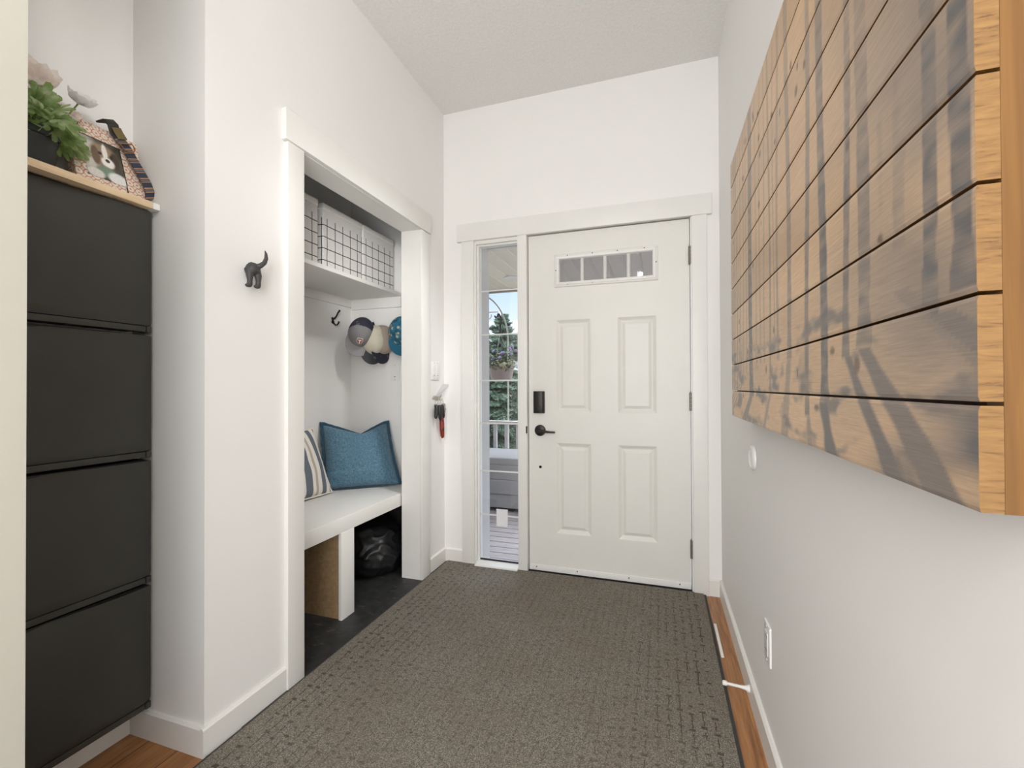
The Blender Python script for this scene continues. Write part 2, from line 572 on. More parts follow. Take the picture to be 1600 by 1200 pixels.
# ------------------------------------------------------------------ geometry helpers
class MB:
    """collects shapes in world coordinates; build() links them as one mesh object"""

    def __init__(s):
        s.bm = bmesh.new()
        s.mi = 0

    def _tag(s, faces):
        for f in faces:
            f.material_index = s.mi

    def box(s, x0, x1, y0, y1, z0, z1):
        x0, x1 = sorted((x0, x1)); y0, y1 = sorted((y0, y1)); z0, z1 = sorted((z0, z1))
        vs = [s.bm.verts.new(p) for p in ((x0, y0, z0), (x1, y0, z0), (x1, y1, z0), (x0, y1, z0),
                                          (x0, y0, z1), (x1, y0, z1), (x1, y1, z1), (x0, y1, z1))]
        fs = [s.bm.faces.new([vs[i] for i in q]) for q in
              ((3, 2, 1, 0), (4, 5, 6, 7), (0, 1, 5, 4), (1, 2, 6, 5), (2, 3, 7, 6), (3, 0, 4, 7))]
        s._tag(fs)
        return fs

    def prism(s, poly, axis, a0, a1):
        """poly: 2D points in the two other axes (cyclic order x,y,z), extruded along axis from a0 to a1"""
        def P(p, a):
            return {'x': (a, p[0], p[1]), 'y': (p[0], a, p[1]), 'z': (p[0], p[1], a)}[axis]
        v0 = [s.bm.verts.new(P(p, a0)) for p in poly]
        v1 = [s.bm.verts.new(P(p, a1)) for p in poly]
        fs = [s.bm.faces.new(v0[::-1]), s.bm.faces.new(v1)]
        n = len(poly)
        for i in range(n):
            fs.append(s.bm.faces.new((v0[i], v0[(i + 1) % n], v1[(i + 1) % n], v1[i])))
        s._tag(fs)
        return fs

    def tube(s, pts, rad, seg=12, caps=True):
        pts = [Vector(p) for p in pts]
        if not hasattr(rad, '__len__'):
            rad = [rad] * len(pts)
        rings = []
        up = None
        for i, p in enumerate(pts):
            d = (pts[min(i + 1, len(pts) - 1)] - pts[max(i - 1, 0)]).normalized()
            if up is None:
                a = Vector((0, 0, 1)) if abs(d.z) < 0.9 else Vector((1, 0, 0))
                up = d.cross(a).normalized()
            else:
                up = (up - d * up.dot(d)).normalized()
            o = d.cross(up)
            rings.append([s.bm.verts.new(p + (up * math.cos(k * 2 * math.pi / seg) + o * math.sin(k * 2 * math.pi / seg)) * rad[i]) for k in range(seg)])
        fs = []
        for a, b in zip(rings, rings[1:]):
            for k in range(seg):
                fs.append(s.bm.faces.new((a[k], a[(k + 1) % seg], b[(k + 1) % seg], b[k])))
        if caps:
            fs.append(s.bm.faces.new(rings[0][::-1]))
            fs.append(s.bm.faces.new(rings[-1]))
        s._tag(fs)
        return fs

    def lathe(s, prof, center, axis=(0, 0, 1), seg=40, closed=False):
        c = Vector(center)
        d = Vector(axis).normalized()
        a = Vector((1, 0, 0)) if abs(d.x) < 0.9 else Vector((0, 1, 0))
        u = (a - d * a.dot(d)).normalized()
        o = d.cross(u)
        rings = []
        for r, h in prof:
            if r < 1e-6:
                rings.append([s.bm.verts.new(c + d * h)])
            else:
                rings.append([s.bm.verts.new(c + d * h + (u * math.cos(k * 2 * math.pi / seg) + o * math.sin(k * 2 * math.pi / seg)) * r) for k in range(seg)])
        fs = []
        for A, B in zip(rings, rings[1:]):
            for k in range(seg):
                k2 = (k + 1) % seg
                if len(A) == 1 and len(B) == 1:
                    continue
                if len(A) == 1:
                    fs.append(s.bm.faces.new((A[0], B[k2], B[k])))
                elif len(B) == 1:
                    fs.append(s.bm.faces.new((A[k], A[k2], B[0])))
                else:
                    fs.append(s.bm.faces.new((A[k], A[k2], B[k2], B[k])))
        s._tag(fs)
        return fs

    def grid(s, fn, nu, nv):
        vs = [[s.bm.verts.new(fn(i / nu, j / nv)) for j in range(nv + 1)] for i in range(nu + 1)]
        fs = []
        for i in range(nu):
            for j in range(nv):
                fs.append(s.bm.faces.new((vs[i][j], vs[i + 1][j], vs[i + 1][j + 1], vs[i][j + 1])))
        s._tag(fs)
        return vs

    def ribbon(s, pts, sides, half, thick, uv_pitch=None):
        """flat strap along pts; sides = width direction per point"""
        n = len(pts)
        rings = []
        for i in range(n):
            p = Vector(pts[i])
            d = (Vector(pts[min(i + 1, n - 1)]) - Vector(pts[max(i - 1, 0)])).normalized()
            w_ = Vector(sides[i]).normalized()
            nn = d.cross(w_).normalized()
            rings.append([s.bm.verts.new(p + w_ * half * a + nn * thick * b) for a, b in ((-1, -.5), (1, -.5), (1, .5), (-1, .5))])
        uvl = s.bm.loops.layers.uv.verify()
        acc = 0
        L = [0]
        for i in range(1, n):
            acc += (Vector(pts[i]) - Vector(pts[i - 1])).length
            L.append(acc)
        for i in range(n - 1):
            for k in range(4):
                f = s.bm.faces.new((rings[i][k], rings[i][(k + 1) % 4], rings[i + 1][(k + 1) % 4], rings[i + 1][k]))
                f.material_index = s.mi
                if uv_pitch:
                    for lp, li in zip(f.loops, (i, i, i + 1, i + 1)):
                        lp[uvl].uv = (L[li] / uv_pitch, 0)
        s.bm.faces.new(rings[0][::-1])
        s.bm.faces.new(rings[-1])

    def build(s, name, mats, parent=None, bevel=0.0, smooth=False, seg=2, angle=35, subsurf=0, mat3=None):
        bm = s.bm
        bmesh.ops.recalc_face_normals(bm, faces=bm.faces)
        if mat3 is not None:
            bmesh.ops.transform(bm, matrix=mat3, verts=bm.verts)
        if bevel:
            es = [e_ for e_ in bm.edges if len(e_.link_faces) == 2 and e_.calc_face_angle(0) > math.radians(30)]
            bmesh.ops.bevel(bm, geom=es, offset=bevel, segments=seg, profile=0.6, affect='EDGES', clamp_overlap=True)
        me = bpy.data.meshes.new(name)
        if parent is not None:
            off = world_loc(parent)
        else:
            xs_ = [v_.co for v_ in bm.verts]
            off = Vector(((min(p.x for p in xs_) + max(p.x for p in xs_)) / 2,
                          (min(p.y for p in xs_) + max(p.y for p in xs_)) / 2, min(p.z for p in xs_)))
        bmesh.ops.translate(bm, vec=-off, verts=bm.verts)
        bm.to_mesh(me)
        bm.free()
        if isinstance(mats, str):
            mats = [mats]
        for m_ in mats:
            me.materials.append(M(m_))
        if smooth or bevel:
            me.polygons.foreach_set('use_smooth', [True] * len(me.polygons))
            me.set_sharp_from_angle(angle=math.radians(angle))
        o = bpy.data.objects.new(name, me)
        COL.objects.link(o)
        if parent is not None:
            o.parent = parent
        else:
            o.location = off
        if subsurf:
            md = o.modifiers.new('sub', 'SUBSURF')
            md.levels = md.render_levels = subsurf
        return o


def world_loc(o):
    l = Vector((0, 0, 0))
    while o is not None:
        l += o.location
        o = o.parent
    return l


def tag(o, label, cat=None, group=None, kind=None):
    if label:
        o['label'] = label
    if cat:
        o['category'] = cat
    if group:
        o['group'] = group
    if kind:
        o['kind'] = kind
    return o


def thing(name, loc, label, cat, group=None):
    o = bpy.data.objects.new(name, None)
    o.empty_display_size = 0.05
    COL.objects.link(o)
    o.location = loc
    return tag(o, label, cat, group)


def struct(name, mb, mat, label=None, cat=None, **kw):
    o = mb.build(name, mat, **kw)
    tag(o, label, cat, kind='structure')
    return o


def boxes(*bs):
    m = MB()
    for b in bs:
        m.box(*b)
    return m


def xf(o, loc=(0, 0, 0), cols=None):
    """place a thing Empty with a basis of three column vectors"""
    m = Matrix.Identity(4)
    if cols:
        for j, cvec in enumerate(cols):
            for i in range(3):
                m[i][j] = cvec[i]
    m.translation = loc
    o.matrix_world = m


def ellipse_pts(cx, cy, rx, ry, n=24):
    return [(cx + rx * math.cos(i * 2 * math.pi / n), cy + ry * math.sin(i * 2 * math.pi / n)) for i in range(n)]


# ------------------------------------------------------------------ key dimensions (metres)
XL, XR, YB, ZC = -0.562, 1.064, -0.015, 2.876      # left wall, right wall, door wall, ceiling
XCB = -1.28                                        # back of the closet
XIN = -0.680                                       # closet side of the left wall
YO0, YO1, ZO = -1.232, -0.330, 2.028               # closet opening
XAL = -0.885                                       # alcove back
YAL = -1.616                                       # return wall face
YST, XST = -2.17, -0.234                           # stub wall
REAR, FARL = -6.5, -4.0

# ------------------------------------------------------------------ the room
struct('floor', boxes((FARL, XR, REAR, 0.0, -0.1, 0.0)), 'floor_wood', 'brown wood plank floor showing along the right wall', 'floor')
struct('floor_closet', boxes((XCB, -0.546, -1.5, YB, 0.0, 0.004)), 'closet_floor_black', 'black closet floor with chalky scuffs', 'floor')
struct('ceiling', boxes((FARL, XR + .15, REAR, 0.16, ZC, ZC + 0.12)), 'ceiling_texture', 'pale textured ceiling', 'ceiling')
m = boxes((XIN, XL, YAL, YO0 - 0.012, 0, ZC), (XIN, XL, YO1 + 0.012, YB, 0, ZC), (XIN, XL, YO0 - 0.012, YO1 + 0.012, ZO + 0.012, ZC))
struct('wall_left', m, 'wall_paint', 'white wall with the closet opening', 'wall')
struct('wall_closet_left', boxes((XCB - 0.1, XIN, YAL, -1.5, 0, ZC)), 'wall_paint', 'white return wall beside the shoe cabinets', 'wall')
struct('wall_closet_back', boxes((XCB - 0.1, XCB, -1.5, YB, 0, ZC)), 'wall_paint', 'white back wall of the closet', 'wall')
struct('wall_alcove', boxes((XAL - 0.1, XAL, YST - 0.13, YAL, 0, ZC)), 'wall_paint', 'white wall behind the shoe cabinets', 'wall')
struct('wall_stub', boxes((XAL, XST, YST - 0.13, YST, 0, ZC)), 'toned_down_greige', 'wall end at the left edge, greige toned down against the fill light', 'wall')
struct('wall_right', boxes((XR, XR + 0.14, REAR, 0.16, 0, ZC)), 'wall_paint', 'white wall carrying the wooden picture', 'wall')
m = boxes((XCB - 0.1, -0.385, YB, 0.16, -0.2, ZC), (0.965, XR, YB, 0.16, -0.2, ZC), (-0.385, 0.965, YB, 0.16, 2.075, ZC))
struct('wall_back', m, 'wall_paint', 'white wall around the front door', 'wall')
struct('wall_rear', boxes((FARL, XR, REAR - 0.1, REAR, 0, ZC)), 'wall_paint')
struct('wall_far_left', boxes((FARL - 0.1, FARL, REAR, -2.3, 0, ZC)), 'wall_paint')
struct('wall_side', boxes((FARL, XAL - 0.1, -2.3, -2.17, 0, ZC)), 'wall_paint')

# baseboards with an eased top edge
BH, BT = 0.088, 0.013


def base_x(x, sgn, y0, y1):
    m_ = MB()
    m_.prism([(x, 0), (x + sgn * BT, 0), (x + sgn * BT, BH - 0.006), (x + sgn * (BT - 0.006), BH), (x, BH)], 'y', y0, y1)
    return m_


def base_y(y, x0, x1):
    m_ = MB()
    m_.prism([(y, 0), (y - BT, 0), (y - BT, BH - 0.006), (y - BT + 0.006, BH), (y, BH)], 'x', x0, x1)
    return m_


struct('baseboard_right', base_x(XR, -1, -4.5, YB), 'trim_paint', 'white baseboard along the right wall', 'baseboard')
struct('baseboard_left', base_x(XL, 1, YAL - BT, -1.312), 'trim_paint', 'white baseboard below the dog tail hook', 'baseboard')
struct('baseboard_closet_corner', base_x(XL, 1, -0.226, YB), 'trim_paint', 'short white baseboard right of the closet', 'baseboard')
struct('baseboard_back_left', base_y(YB, XL + BT, -0.431), 'trim_paint', 'short white baseboard left of the sidelight', 'baseboard')
struct('baseboard_back_right', base_y(YB, 1.0, XR - BT), 'trim_paint', 'short white baseboard right of the front door', 'baseboard')
struct('baseboard_return', base_y(YAL, XAL, XL), 'trim_paint', 'white baseboard on the return wall by the shoe cabinets', 'baseboard')
struct('baseboard_alcove', base_x(XAL, 1, YST, YAL - BT), 'trim_paint', 'white baseboard under the shoe cabinets', 'baseboard')

# closet casing
struct('trim_1', boxes((XL, -0.538, -1.326, -0.226, ZO + 0.002, 2.145)), 'trim_paint', 'white flat header board over the closet opening', 'trim', bevel=0.002)
struct('trim_2', boxes((XL, -0.543, -1.312, YO0, 0, ZO)), 'trim_paint', 'white casing board left of the closet opening', 'trim', bevel=0.002)
struct('trim_3', boxes((XL, -0.543, YO1, -0.240, 0, ZO)), 'trim_paint', 'white casing board right of the closet opening', 'trim', bevel=0.002)
struct('trim_4', boxes((XIN, XL + 0.002, YO0 - 0.012, YO0, 0.004, ZO + .012), (XIN, XL + 0.002, YO1, YO1 + 0.012, 0.004, ZO + .012),
                       (XIN, XL + 0.002, YO0, YO1, ZO, ZO + .012)), 'trim_paint', 'white jamb lining of the closet opening', 'trim')
# door casing
struct('trim_5', boxes((-0.460, 1.025, YB - 0.024, YB, 2.033, 2.143)), 'trim_paint', 'white header board over the front door', 'trim', bevel=0.002)
struct('trim_6', boxes((-0.431, -0.348, YB - 0.018, YB, 0, 2.033)), 'trim_paint', 'white casing board left of the sidelight', 'trim', bevel=0.002)
struct('trim_7', boxes((0.925, 1.000, YB - 0.018, YB, 0, 2.033)), 'trim_paint', 'white casing board on the hinge side of the door', 'trim', bevel=0.002)
struct('trim_8', boxes((-0.060, -0.0035, YB - 0.018, 0.10, 0, 2.04)), 'trim_paint', 'white post between sidelight and front door', 'trim', bevel=0.002)
struct('trim_9', boxes((0.9185, 0.966, YB, 0.16, -.02, 2.036), (-0.385, 0.966, YB, 0.16, 2.036, 2.076), (-0.0035, 0.9185, 0.05, 0.075, 2.022, 2.036)),
       'trim_paint', 'white door frame jamb', 'trim')
struct('trim_10', boxes((-0.0035, 0.9185, -0.012, 0.16, -0.02, 0.008)), 'bronze_metal', 'dark sill under the front door', 'trim')

# ------------------------------------------------------------------ front door
door = thing('door_1', (0, 0, 0.01), 'closed white panelled front door with a four pane top light', 'door')
door['kind'] = 'structure'
D0, D1, DZ0, DZ1 = 0.0015, 0.914, 0.012, 2.030
LX0, LX1, LZ0, LZ1 = 0.185, 0.733, 1.728, 1.880
xs_ = [D0, 0.167, LX0, 0.380, 0.526, LX1, 0.745, D1]
zs_ = [DZ0, 0.240, 0.783, 0.958, 1.515, LZ0, LZ1, DZ1]
m = MB()
bm = m.bm
gv = [[bm.verts.new((x, 0, z)) for z in zs_] for x in xs_]
for i in range(len(xs_) - 1):
    for j in range(len(zs_) - 1):
        if (2 <= i <= 4 and j == 5) or (j in (1, 3) and i in (1, 2, 4, 5)):
            continue
        bm.faces.new((gv[i][j], gv[i + 1][j], gv[i + 1][j + 1], gv[i][j + 1]))
PROF = [(0, 0), (0.005, 0.0005), (0.011, 0.0045), (0.021, 0.0105), (0.025, 0.012), (0.029, 0.012), (0.046, 0.004)]
for i0, i1 in ((1, 3), (4, 6)):
    for j in (1, 3):
        prev = None
        for q, (ins, dy) in enumerate(PROF):
            if q == 0:
                # outer loop shares the stile vertices, including the middle column line
                ringv = [gv[i0][j], gv[i0 + 1][j], gv[i1][j], gv[i1][j + 1], gv[i0 + 1][j + 1], gv[i0][j + 1]]
            else:
                xa, xm, xb = xs_[i0] + ins, xs_[i0 + 1], xs_[i1] - ins
                xm = min(max(xm, xa + 0.002), xb - 0.002)
                za, zb_ = zs_[j] + ins, zs_[j + 1] - ins
                ringv = [bm.verts.new(p) for p in ((xa, dy, za), (xm, dy, za), (xb, dy, za), (xb, dy, zb_), (xm, dy, zb_), (xa, dy, zb_))]
            if prev:
                for k in range(6):
                    bm.faces.new((prev[k], prev[(k + 1) % 6], ringv[(k + 1) % 6], ringv[k]))
            prev = ringv
        bm.faces.new(prev)
# back and edges
bv = [[bm.verts.new((x, 0.044, z)) for z in zs_] for x in xs_]
for i in range(len(xs_) - 1):
    for j in range(len(zs_) - 1):
        if 2 <= i <= 4 and j == 5:
            continue
        bm.faces.new((bv[i][j], bv[i][j + 1], bv[i + 1][j + 1], bv[i + 1][j]))


def strip(a, b):
    for k in range(len(a) - 1):
        bm.faces.new((a[k], a[k + 1], b[k + 1], b[k]))


strip(gv[0], bv[0]); strip(gv[-1], bv[-1])
strip([r_[0] for r_ in gv], [r_[0] for r_ in bv]); strip([r_[-1] for r_ in gv], [r_[-1] for r_ in bv])
strip([gv[2][5], gv[2][6]], [bv[2][5], bv[2][6]]); strip([gv[5][5], gv[5][6]], [bv[5][5], bv[5][6]])
strip([gv[i][5] for i in range(2, 6)], [bv[i][5] for i in range(2, 6)])
strip([gv[i][6] for i in range(2, 6)], [bv[i][6] for i in range(2, 6)])
leaf = m.build('door_leaf', 'door_paint', door)

# top light frame: moulded rectangle + three bars + panes
m = MB()
OX0, OX1, OZ0, OZ1 = 0.163, 0.753, 1.706, 1.902
IX0, IX1, IZ0, IZ1 = 0.194, 0.724, 1.737, 1.872


def frame_ring(m_, rect_a, ya, rect_b, yb):
    def c4(r, y):
        return [m_.bm.verts.new(p) for p in ((r[0], y, r[2]), (r[1], y, r[2]), (r[1], y, r[3]), (r[0], y, r[3]))]
    A = c4(rect_a, ya); B = c4(rect_b, yb)
    for k in range(4):
        m_.bm.faces.new((A[k], A[(k + 1) % 4], B[(k + 1) % 4], B[k]))


prof = [(0, 0.0), (0.001, -0.006), (0.005, -0.009), (0.009, -0.009), (0.012, -0.013), (0.020, -0.014), (0.026, -0.012), (0.030, -0.005), (0.031, 0.012)]
for (a, ya), (b, yb) in zip(prof, prof[1:]):
    frame_ring(m, (OX0 + a, OX1 - a, OZ0 + a, OZ1 - a), ya, (OX0 + b, OX1 - b, OZ0 + b, OZ1 - b), yb)
bmesh.ops.remove_doubles(m.bm, verts=m.bm.verts, dist=1e-5)
lf = m.build('light_frame', 'trim_paint', door, smooth=True, angle=50)
for k in range(1, 4):
    xc = IX0 + (IX1 - IX0) * k / 4
    m = MB()
    m.prism([(xc - 0.010, 0.016), (xc - 0.008, 0.004), (xc, -0.001), (xc + 0.008, 0.004), (xc + 0.010, 0.016)], 'z', IZ0 - 0.004, IZ1 + 0.004)
    m.build('glazing_bar', 'trim_paint', lf, smooth=True, angle=50)
for k in range(4):
    xa = IX0 + (IX1 - IX0) * k / 4
    m = boxes((xa - 0.004, xa + (IX1 - IX0) / 4 + 0.004, 0.018, 0.022, LZ0 + .001, LZ1 - .001))
    m.build('glass_pane', 'grey_glass', door)
for (sx, sz) in [(0.244, 1.890), (0.390, 1.890), (0.532, 1.890), (0.680, 1.890), (0.244, 1.7185), (0.390, 1.7185), (0.532, 1.7185), (0.680, 1.7185), (0.174, 1.806), (0.742, 1.806)]:
    m = MB()
    m.lathe([(0, 0.003), (0.0028, 0.003), (0.0032, 0), (0.0032, -0.004)], (sx, -0.0125, sz), (0, -1, 0), 10)
    m.build('screw', 'steel' if sz < 1.75 else 'bronze_metal', lf, smooth=True)
# outer aluminium grille bar edges seen through the light
# lock
lk = MB()
lk.prism([(0.033, 0), (0.034, -0.020), (0.040, -0.027), (0.055, -0.031), (0.080, -0.031), (0.094, -0.027), (0.100, -0.020), (0.101, 0)], 'z', 0.957, 1.088)
lko = lk.build('deadbolt_lock', 'bronze_metal', door, bevel=0.002)
tag(lko, 'dark rectangular electronic deadbolt cover')
m = MB()
m.lathe([(0.010, 0), (0.010, 0.004), (0, 0.004)], (0.067, -0.031, 0.982), (0, -1, 0), 20)
m.box(0.0645, 0.0695, -0.046, -0.034, 0.968, 0.996)
m.build('thumb_turn', 'bronze_metal', lko, bevel=0.001)
# lever
m = MB()
m.lathe([(0, 0), (0.034, 0), (0.034, 0.004), (0.031, 0.011), (0.020, 0.014), (0.013, 0.016), (0.012, 0.040), (0, 0.042)], (0.071, 0, 0.852), (0, -1, 0), 36)
lv = m.build('lever_rose', 'bronze_metal', door, smooth=True)
tag(lv, 'dark round lever rose')
m = MB()
m.tube([(0.066, -0.046, 0.853), (0.085, -0.048, 0.852), (0.115, -0.050, 0.849), (0.145, -0.048, 0.847), (0.172, -0.044, 0.846)], [0.011, 0.0095, 0.0075, 0.006, 0.0055], 14)
m.build('lever', 'bronze_metal', lv, smooth=True)
m = MB()
m.lathe([(0, -0.002), (0.0075, -0.002), (0.0085, 0.0), (0.0085, 0.0015), (0.005, 0.0018), (0.0045, 0.0006), (0, 0.0006)], (0.0715, -0.0005, 0.632), (0, -1, 0), 20)
m.build('screw_hole', 'dark_hole', door, smooth=True)
# sweep with screws
m = boxes((0.004, 0.911, -0.006, 0.0, 0.012, 0.046))
m.bm.faces.ensure_lookup_table()
sw = m.build('door_sweep', 'white_plastic', door, bevel=0.002)
tag(sw, 'white draught strip screwed along the door bottom')
for sx, sz in ((0.047, 0.033), (0.292, 0.033), (0.585, 0.033), (0.855, 0.033)):
    m = MB()
    m.lathe([(0.0036, 0), (0.0034, 0.002), (0, 0.0025)], (sx, -0.006, sz), (0, -1, 0), 10)
    m.build('screw', 'bronze_metal', sw, smooth=True)
for zc in (1.826, 1.030, 0.232):
    m = MB()
    for q in range(5):
        z0 = zc - 0.05 + q * 0.020
        m.tube([(0.9165, -0.010, z0 + 0.0006), (0.9165, -0.010, z0 + 0.0194)], 0.0075, 12)
    m.tube([(0.9165, -0.010, zc + 0.05), (0.9165, -0.010, zc + 0.056)], [0.0045, 0.003], 10)
    m.box(0.9165, 0.9185, -0.004, 0.02, zc - 0.05, zc + 0.05)
    h = m.build('hinge', 'hinge_steel', door, smooth=True)
# latch strike showing in the gap
m = boxes((-0.009, -0.0025, YB - 0.021, YB - 0.008, 0.835, 0.878))
m.build('strike_plate', 'bronze_metal', door, bevel=0.001)

# ------------------------------------------------------------------ sidelight
win = thing('window_1', (-0.2, 0, 0.02), 'tall narrow sidelight left of the front door', 'window')
win['kind'] = 'structure'
m = boxes((-0.386, -0.337, YB - 0.004, 0.05, 0, 2.036), (-0.337, -0.060, YB - 0.004, 0.05, 2.012, 2.036), (-0.337, -0.327, 0.004, 0.05, 0.0, 2.012), (-0.327, -0.06, .004, .05, 2.002, 2.012))
m.build('window_frame', 'trim_paint', win)
m = boxes((-0.386, -0.334, 0.05, 0.20, -0.14, 2.075), (-0.334, -0.06, 0.05, 0.20, 2.036, 2.075))
m.build('outer_jamb', 'porch_paint', win)
m = MB()
m.prism([(YB - 0.045, 0.0), (YB - 0.045, 0.012), (YB - 0.038, 0.018), (0.012, 0.026), (0.05, 0.026), (0.05, 0.0)], 'x', -0.337, -0.060)
m.build('sill', 'trim_paint', win)
m = boxes((-0.327, -0.060, 0.018, 0.0195, 0.026, 2.002))
m.build('glass_pane', 'glass', win)
m = boxes((-0.327, -0.060, 0.026, 0.0275, 0.026, 2.002))
m.build('glass_pane', 'glass', win)
m = boxes((-0.327, -0.060, 0.012, 0.030, 0.026, 0.031))
m.build('gasket', 'dark_hole', win)
for z in (1.722, 1.445, 1.155, 0.886, 0.585, 0.309):
    boxes((-0.327, -0.060, 0.0205, 0.0255, z - 0.0045, z + 0.0045)).build('muntin', 'trim_paint', win, bevel=0.0015)
cardo = boxes((-0.218, -0.144, 0.0162, 0.0178, 0.244, 0.352)).build('paper_tag', 'card_white')
tag(cardo, 'small white paper tag stuck low on the sidelight glass', 'paper')

# ------------------------------------------------------------------ entry mat
mat_root = thing('entry_mat', (0.222, -2.3, 0.0), 'large ribbed grey-brown entry mat on the floor before the door', 'mat')
m = boxes((-0.545, 0.985, -4.55, -0.016, 0.0005, 0.006))
mo = m.build('rubber_border', 'dark_rubber', mat_root, bevel=0.002)
tag(mo, 'dark rubber edge of the mat')
m = boxes((-0.533, 0.973, -4.54, -0.024, 0.004, 0.011))
mo = m.build('ribbed_pile', 'mat_pile', mat_root, bevel=0.003)

# ------------------------------------------------------------------ closet fittings
sh = thing('closet_shelf', (-1.08, -0.76, 1.70), 'white shelf carrying the checked bins in the closet', 'shelf')
boxes((XCB, -0.868, -1.5, YB, 1.720, 1.742)).build('board', 'trim_paint', sh, bevel=0.0015)
boxes((XCB, XCB + 0.018, -1.5, YB, 1.666, 1.720)).build('back_cleat', 'trim_paint', sh, bevel=0.001)
boxes((XCB + 0.018, -0.872, YB - 0.018, YB, 1.650, 1.720)).build('side_cleat', 'trim_paint', sh, bevel=0.001)

bench = thing('closet_bench', (-0.98, -0.76, 0.004), 'white built-in bench with an open cubby below', 'bench')
boxes((XCB + .001, -0.690, -1.499, YB - .001, 0.470, 0.492)).build('seat_board', 'trim_paint', bench, bevel=0.0015)
boxes((-0.708, -0.688, -1.499, YB - .001, 0.420, 0.490)).build('apron', 'trim_paint', bench, bevel=0.0015)
boxes((-0.704, -0.686, -0.845, -0.752, 0.004, 0.420)).build('divider_face', 'trim_paint', bench, bevel=0.0015)
boxes((XCB + .007, -0.704, -0.836, -0.820, 0.004, 0.470)).build('divider_panel', 'mdf_brown', bench)
bench.children[-1]['label'] = 'bare brown fibreboard divider'

struct('added_panels_closet', boxes((XCB + 0.001, XCB + 0.006, -1.5, YB - .001, 0.004, 0.468), (XCB + .006, -0.71, YB - 0.006, YB - .001, 0.004, 0.468)),  # thin dark panels added over the white closet walls
       'dark_panel', 'dark panels added on the walls under the bench', 'wall')

# checked storage bins
def make_bin(y0, y1, label):
    x0, x1, z0, z1 = -1.235, -0.905, 1.7425, 2.082
    yc = (y0 + y1) / 2
    r = thing('storage_bin', ((x0 + x1) / 2, y0, z0), label, 'storage bin', 'checked bins on the closet shelf')
    m_ = boxes((x0, x1, y0, y1, z0, z1 - 0.030))
    m_.build('body', 'checked_canvas', r, bevel=0.010, seg=3)
    m_ = boxes((x0 - 0.002, x1 + 0.003, y0 - 0.0015, y1 + 0.0015, z1 - 0.034, z1))
    m_.build('rim_band', 'bin_band', r, bevel=0.010, seg=3)
    m_ = MB()
    xo = x1 + 0.004
    return r


make_bin(-1.072, -0.750, 'white black-checked fabric bin farthest left, half hidden by the closet casing')
make_bin(-0.716, -0.394, 'white black-checked fabric bin in the middle of the closet shelf')
make_bin(-0.386, -0.064, 'white black-checked fabric bin at the right end of the closet shelf')

# closet switch plate
def rocker_plate(name, origin, ux, n, gangs, w_, h_, label, cat):
    o = Vector(origin); ux = Vector(ux); n = Vector(n); up = Vector((0, 0, 1))
    r = thing(name, origin, label, cat)

    def obox(m_, u0, u1, n0, n1, z0, z1):
        pts = []
        for zz in (z0, z1):
            for nn in (n0, n1):
                for uu in (u0, u1):
                    pts.append(m_.bm.verts.new(o + ux * uu + n * nn + up * zz))
        for q in ((0, 1, 3, 2), (4, 6, 7, 5), (0, 4, 5, 1), (2, 3, 7, 6), (0, 2, 6, 4), (1, 5, 7, 3)):
            m_.bm.faces.new([pts[i] for i in q])
    m_ = MB()
    obox(m_, -w_ / 2, w_ / 2, 0, 0.006, 0, h_)
    m_.build('cover_plate', 'white_plastic', r, bevel=0.002)
    for g in range(gangs):
        uc = (g - (gangs - 1) / 2) * 0.046
        m_ = MB()
        obox(m_, uc - 0.017, uc + 0.017, 0.004, 0.0075, h_ / 2 - 0.034, h_ / 2 + 0.034)
        k = m_.build('rocker' if cat != 'outlet' else 'socket_insert', 'white_plastic', r, bevel=0.0012)
        if cat == 'outlet':
            for dz in (-0.02, 0.02):
                m_ = MB()
                for du in (-0.006, 0.006):
                    obox(m_, uc + du - 0.001, uc + du + 0.001, 0.0072, 0.0078, h_ / 2 + dz - 0.004, h_ / 2 + dz + 0.004)
                m_.build('slots', 'dark_hole', k)
        else:
            m_ = MB()
            obox(m_, uc - 0.007, uc + 0.007, 0.0072, 0.0080, h_ / 2 - 0.030, h_ / 2 - 0.027)
            m_.build('slot', 'dark_hole', k)
        for dz in (0.008, h_ - 0.008):
            m_ = MB()
            m_.lathe([(0.0028, 0), (0.0025, 0.0012), (0, 0.0012)], o + ux * uc + n * 0.006 + up * dz, n, 10)
            m_.build('screw', 'white_plastic' if cat == 'outlet' else 'steel', r, smooth=True)
    return r


rocker_plate('wall_switch', (-0.925, YB, 1.158), (1, 0, 0), (0, -1, 0), 1, 0.070, 0.112, 'single white switch plate inside the closet below the teal cap', 'switch')
rocker_plate('wall_switch', (XL, -0.140, 1.160), (0, 1, 0), (1, 0, 0), 2, 0.105, 0.112, 'double white switch plate above the hanging keys', 'switch')
rocker_plate('wall_outlet', (XR, -1.095, 0.282), (0, -1, 0), (-1, 0, 0), 1, 0.072, 0.117, 'white power outlet low on the right wall', 'outlet')

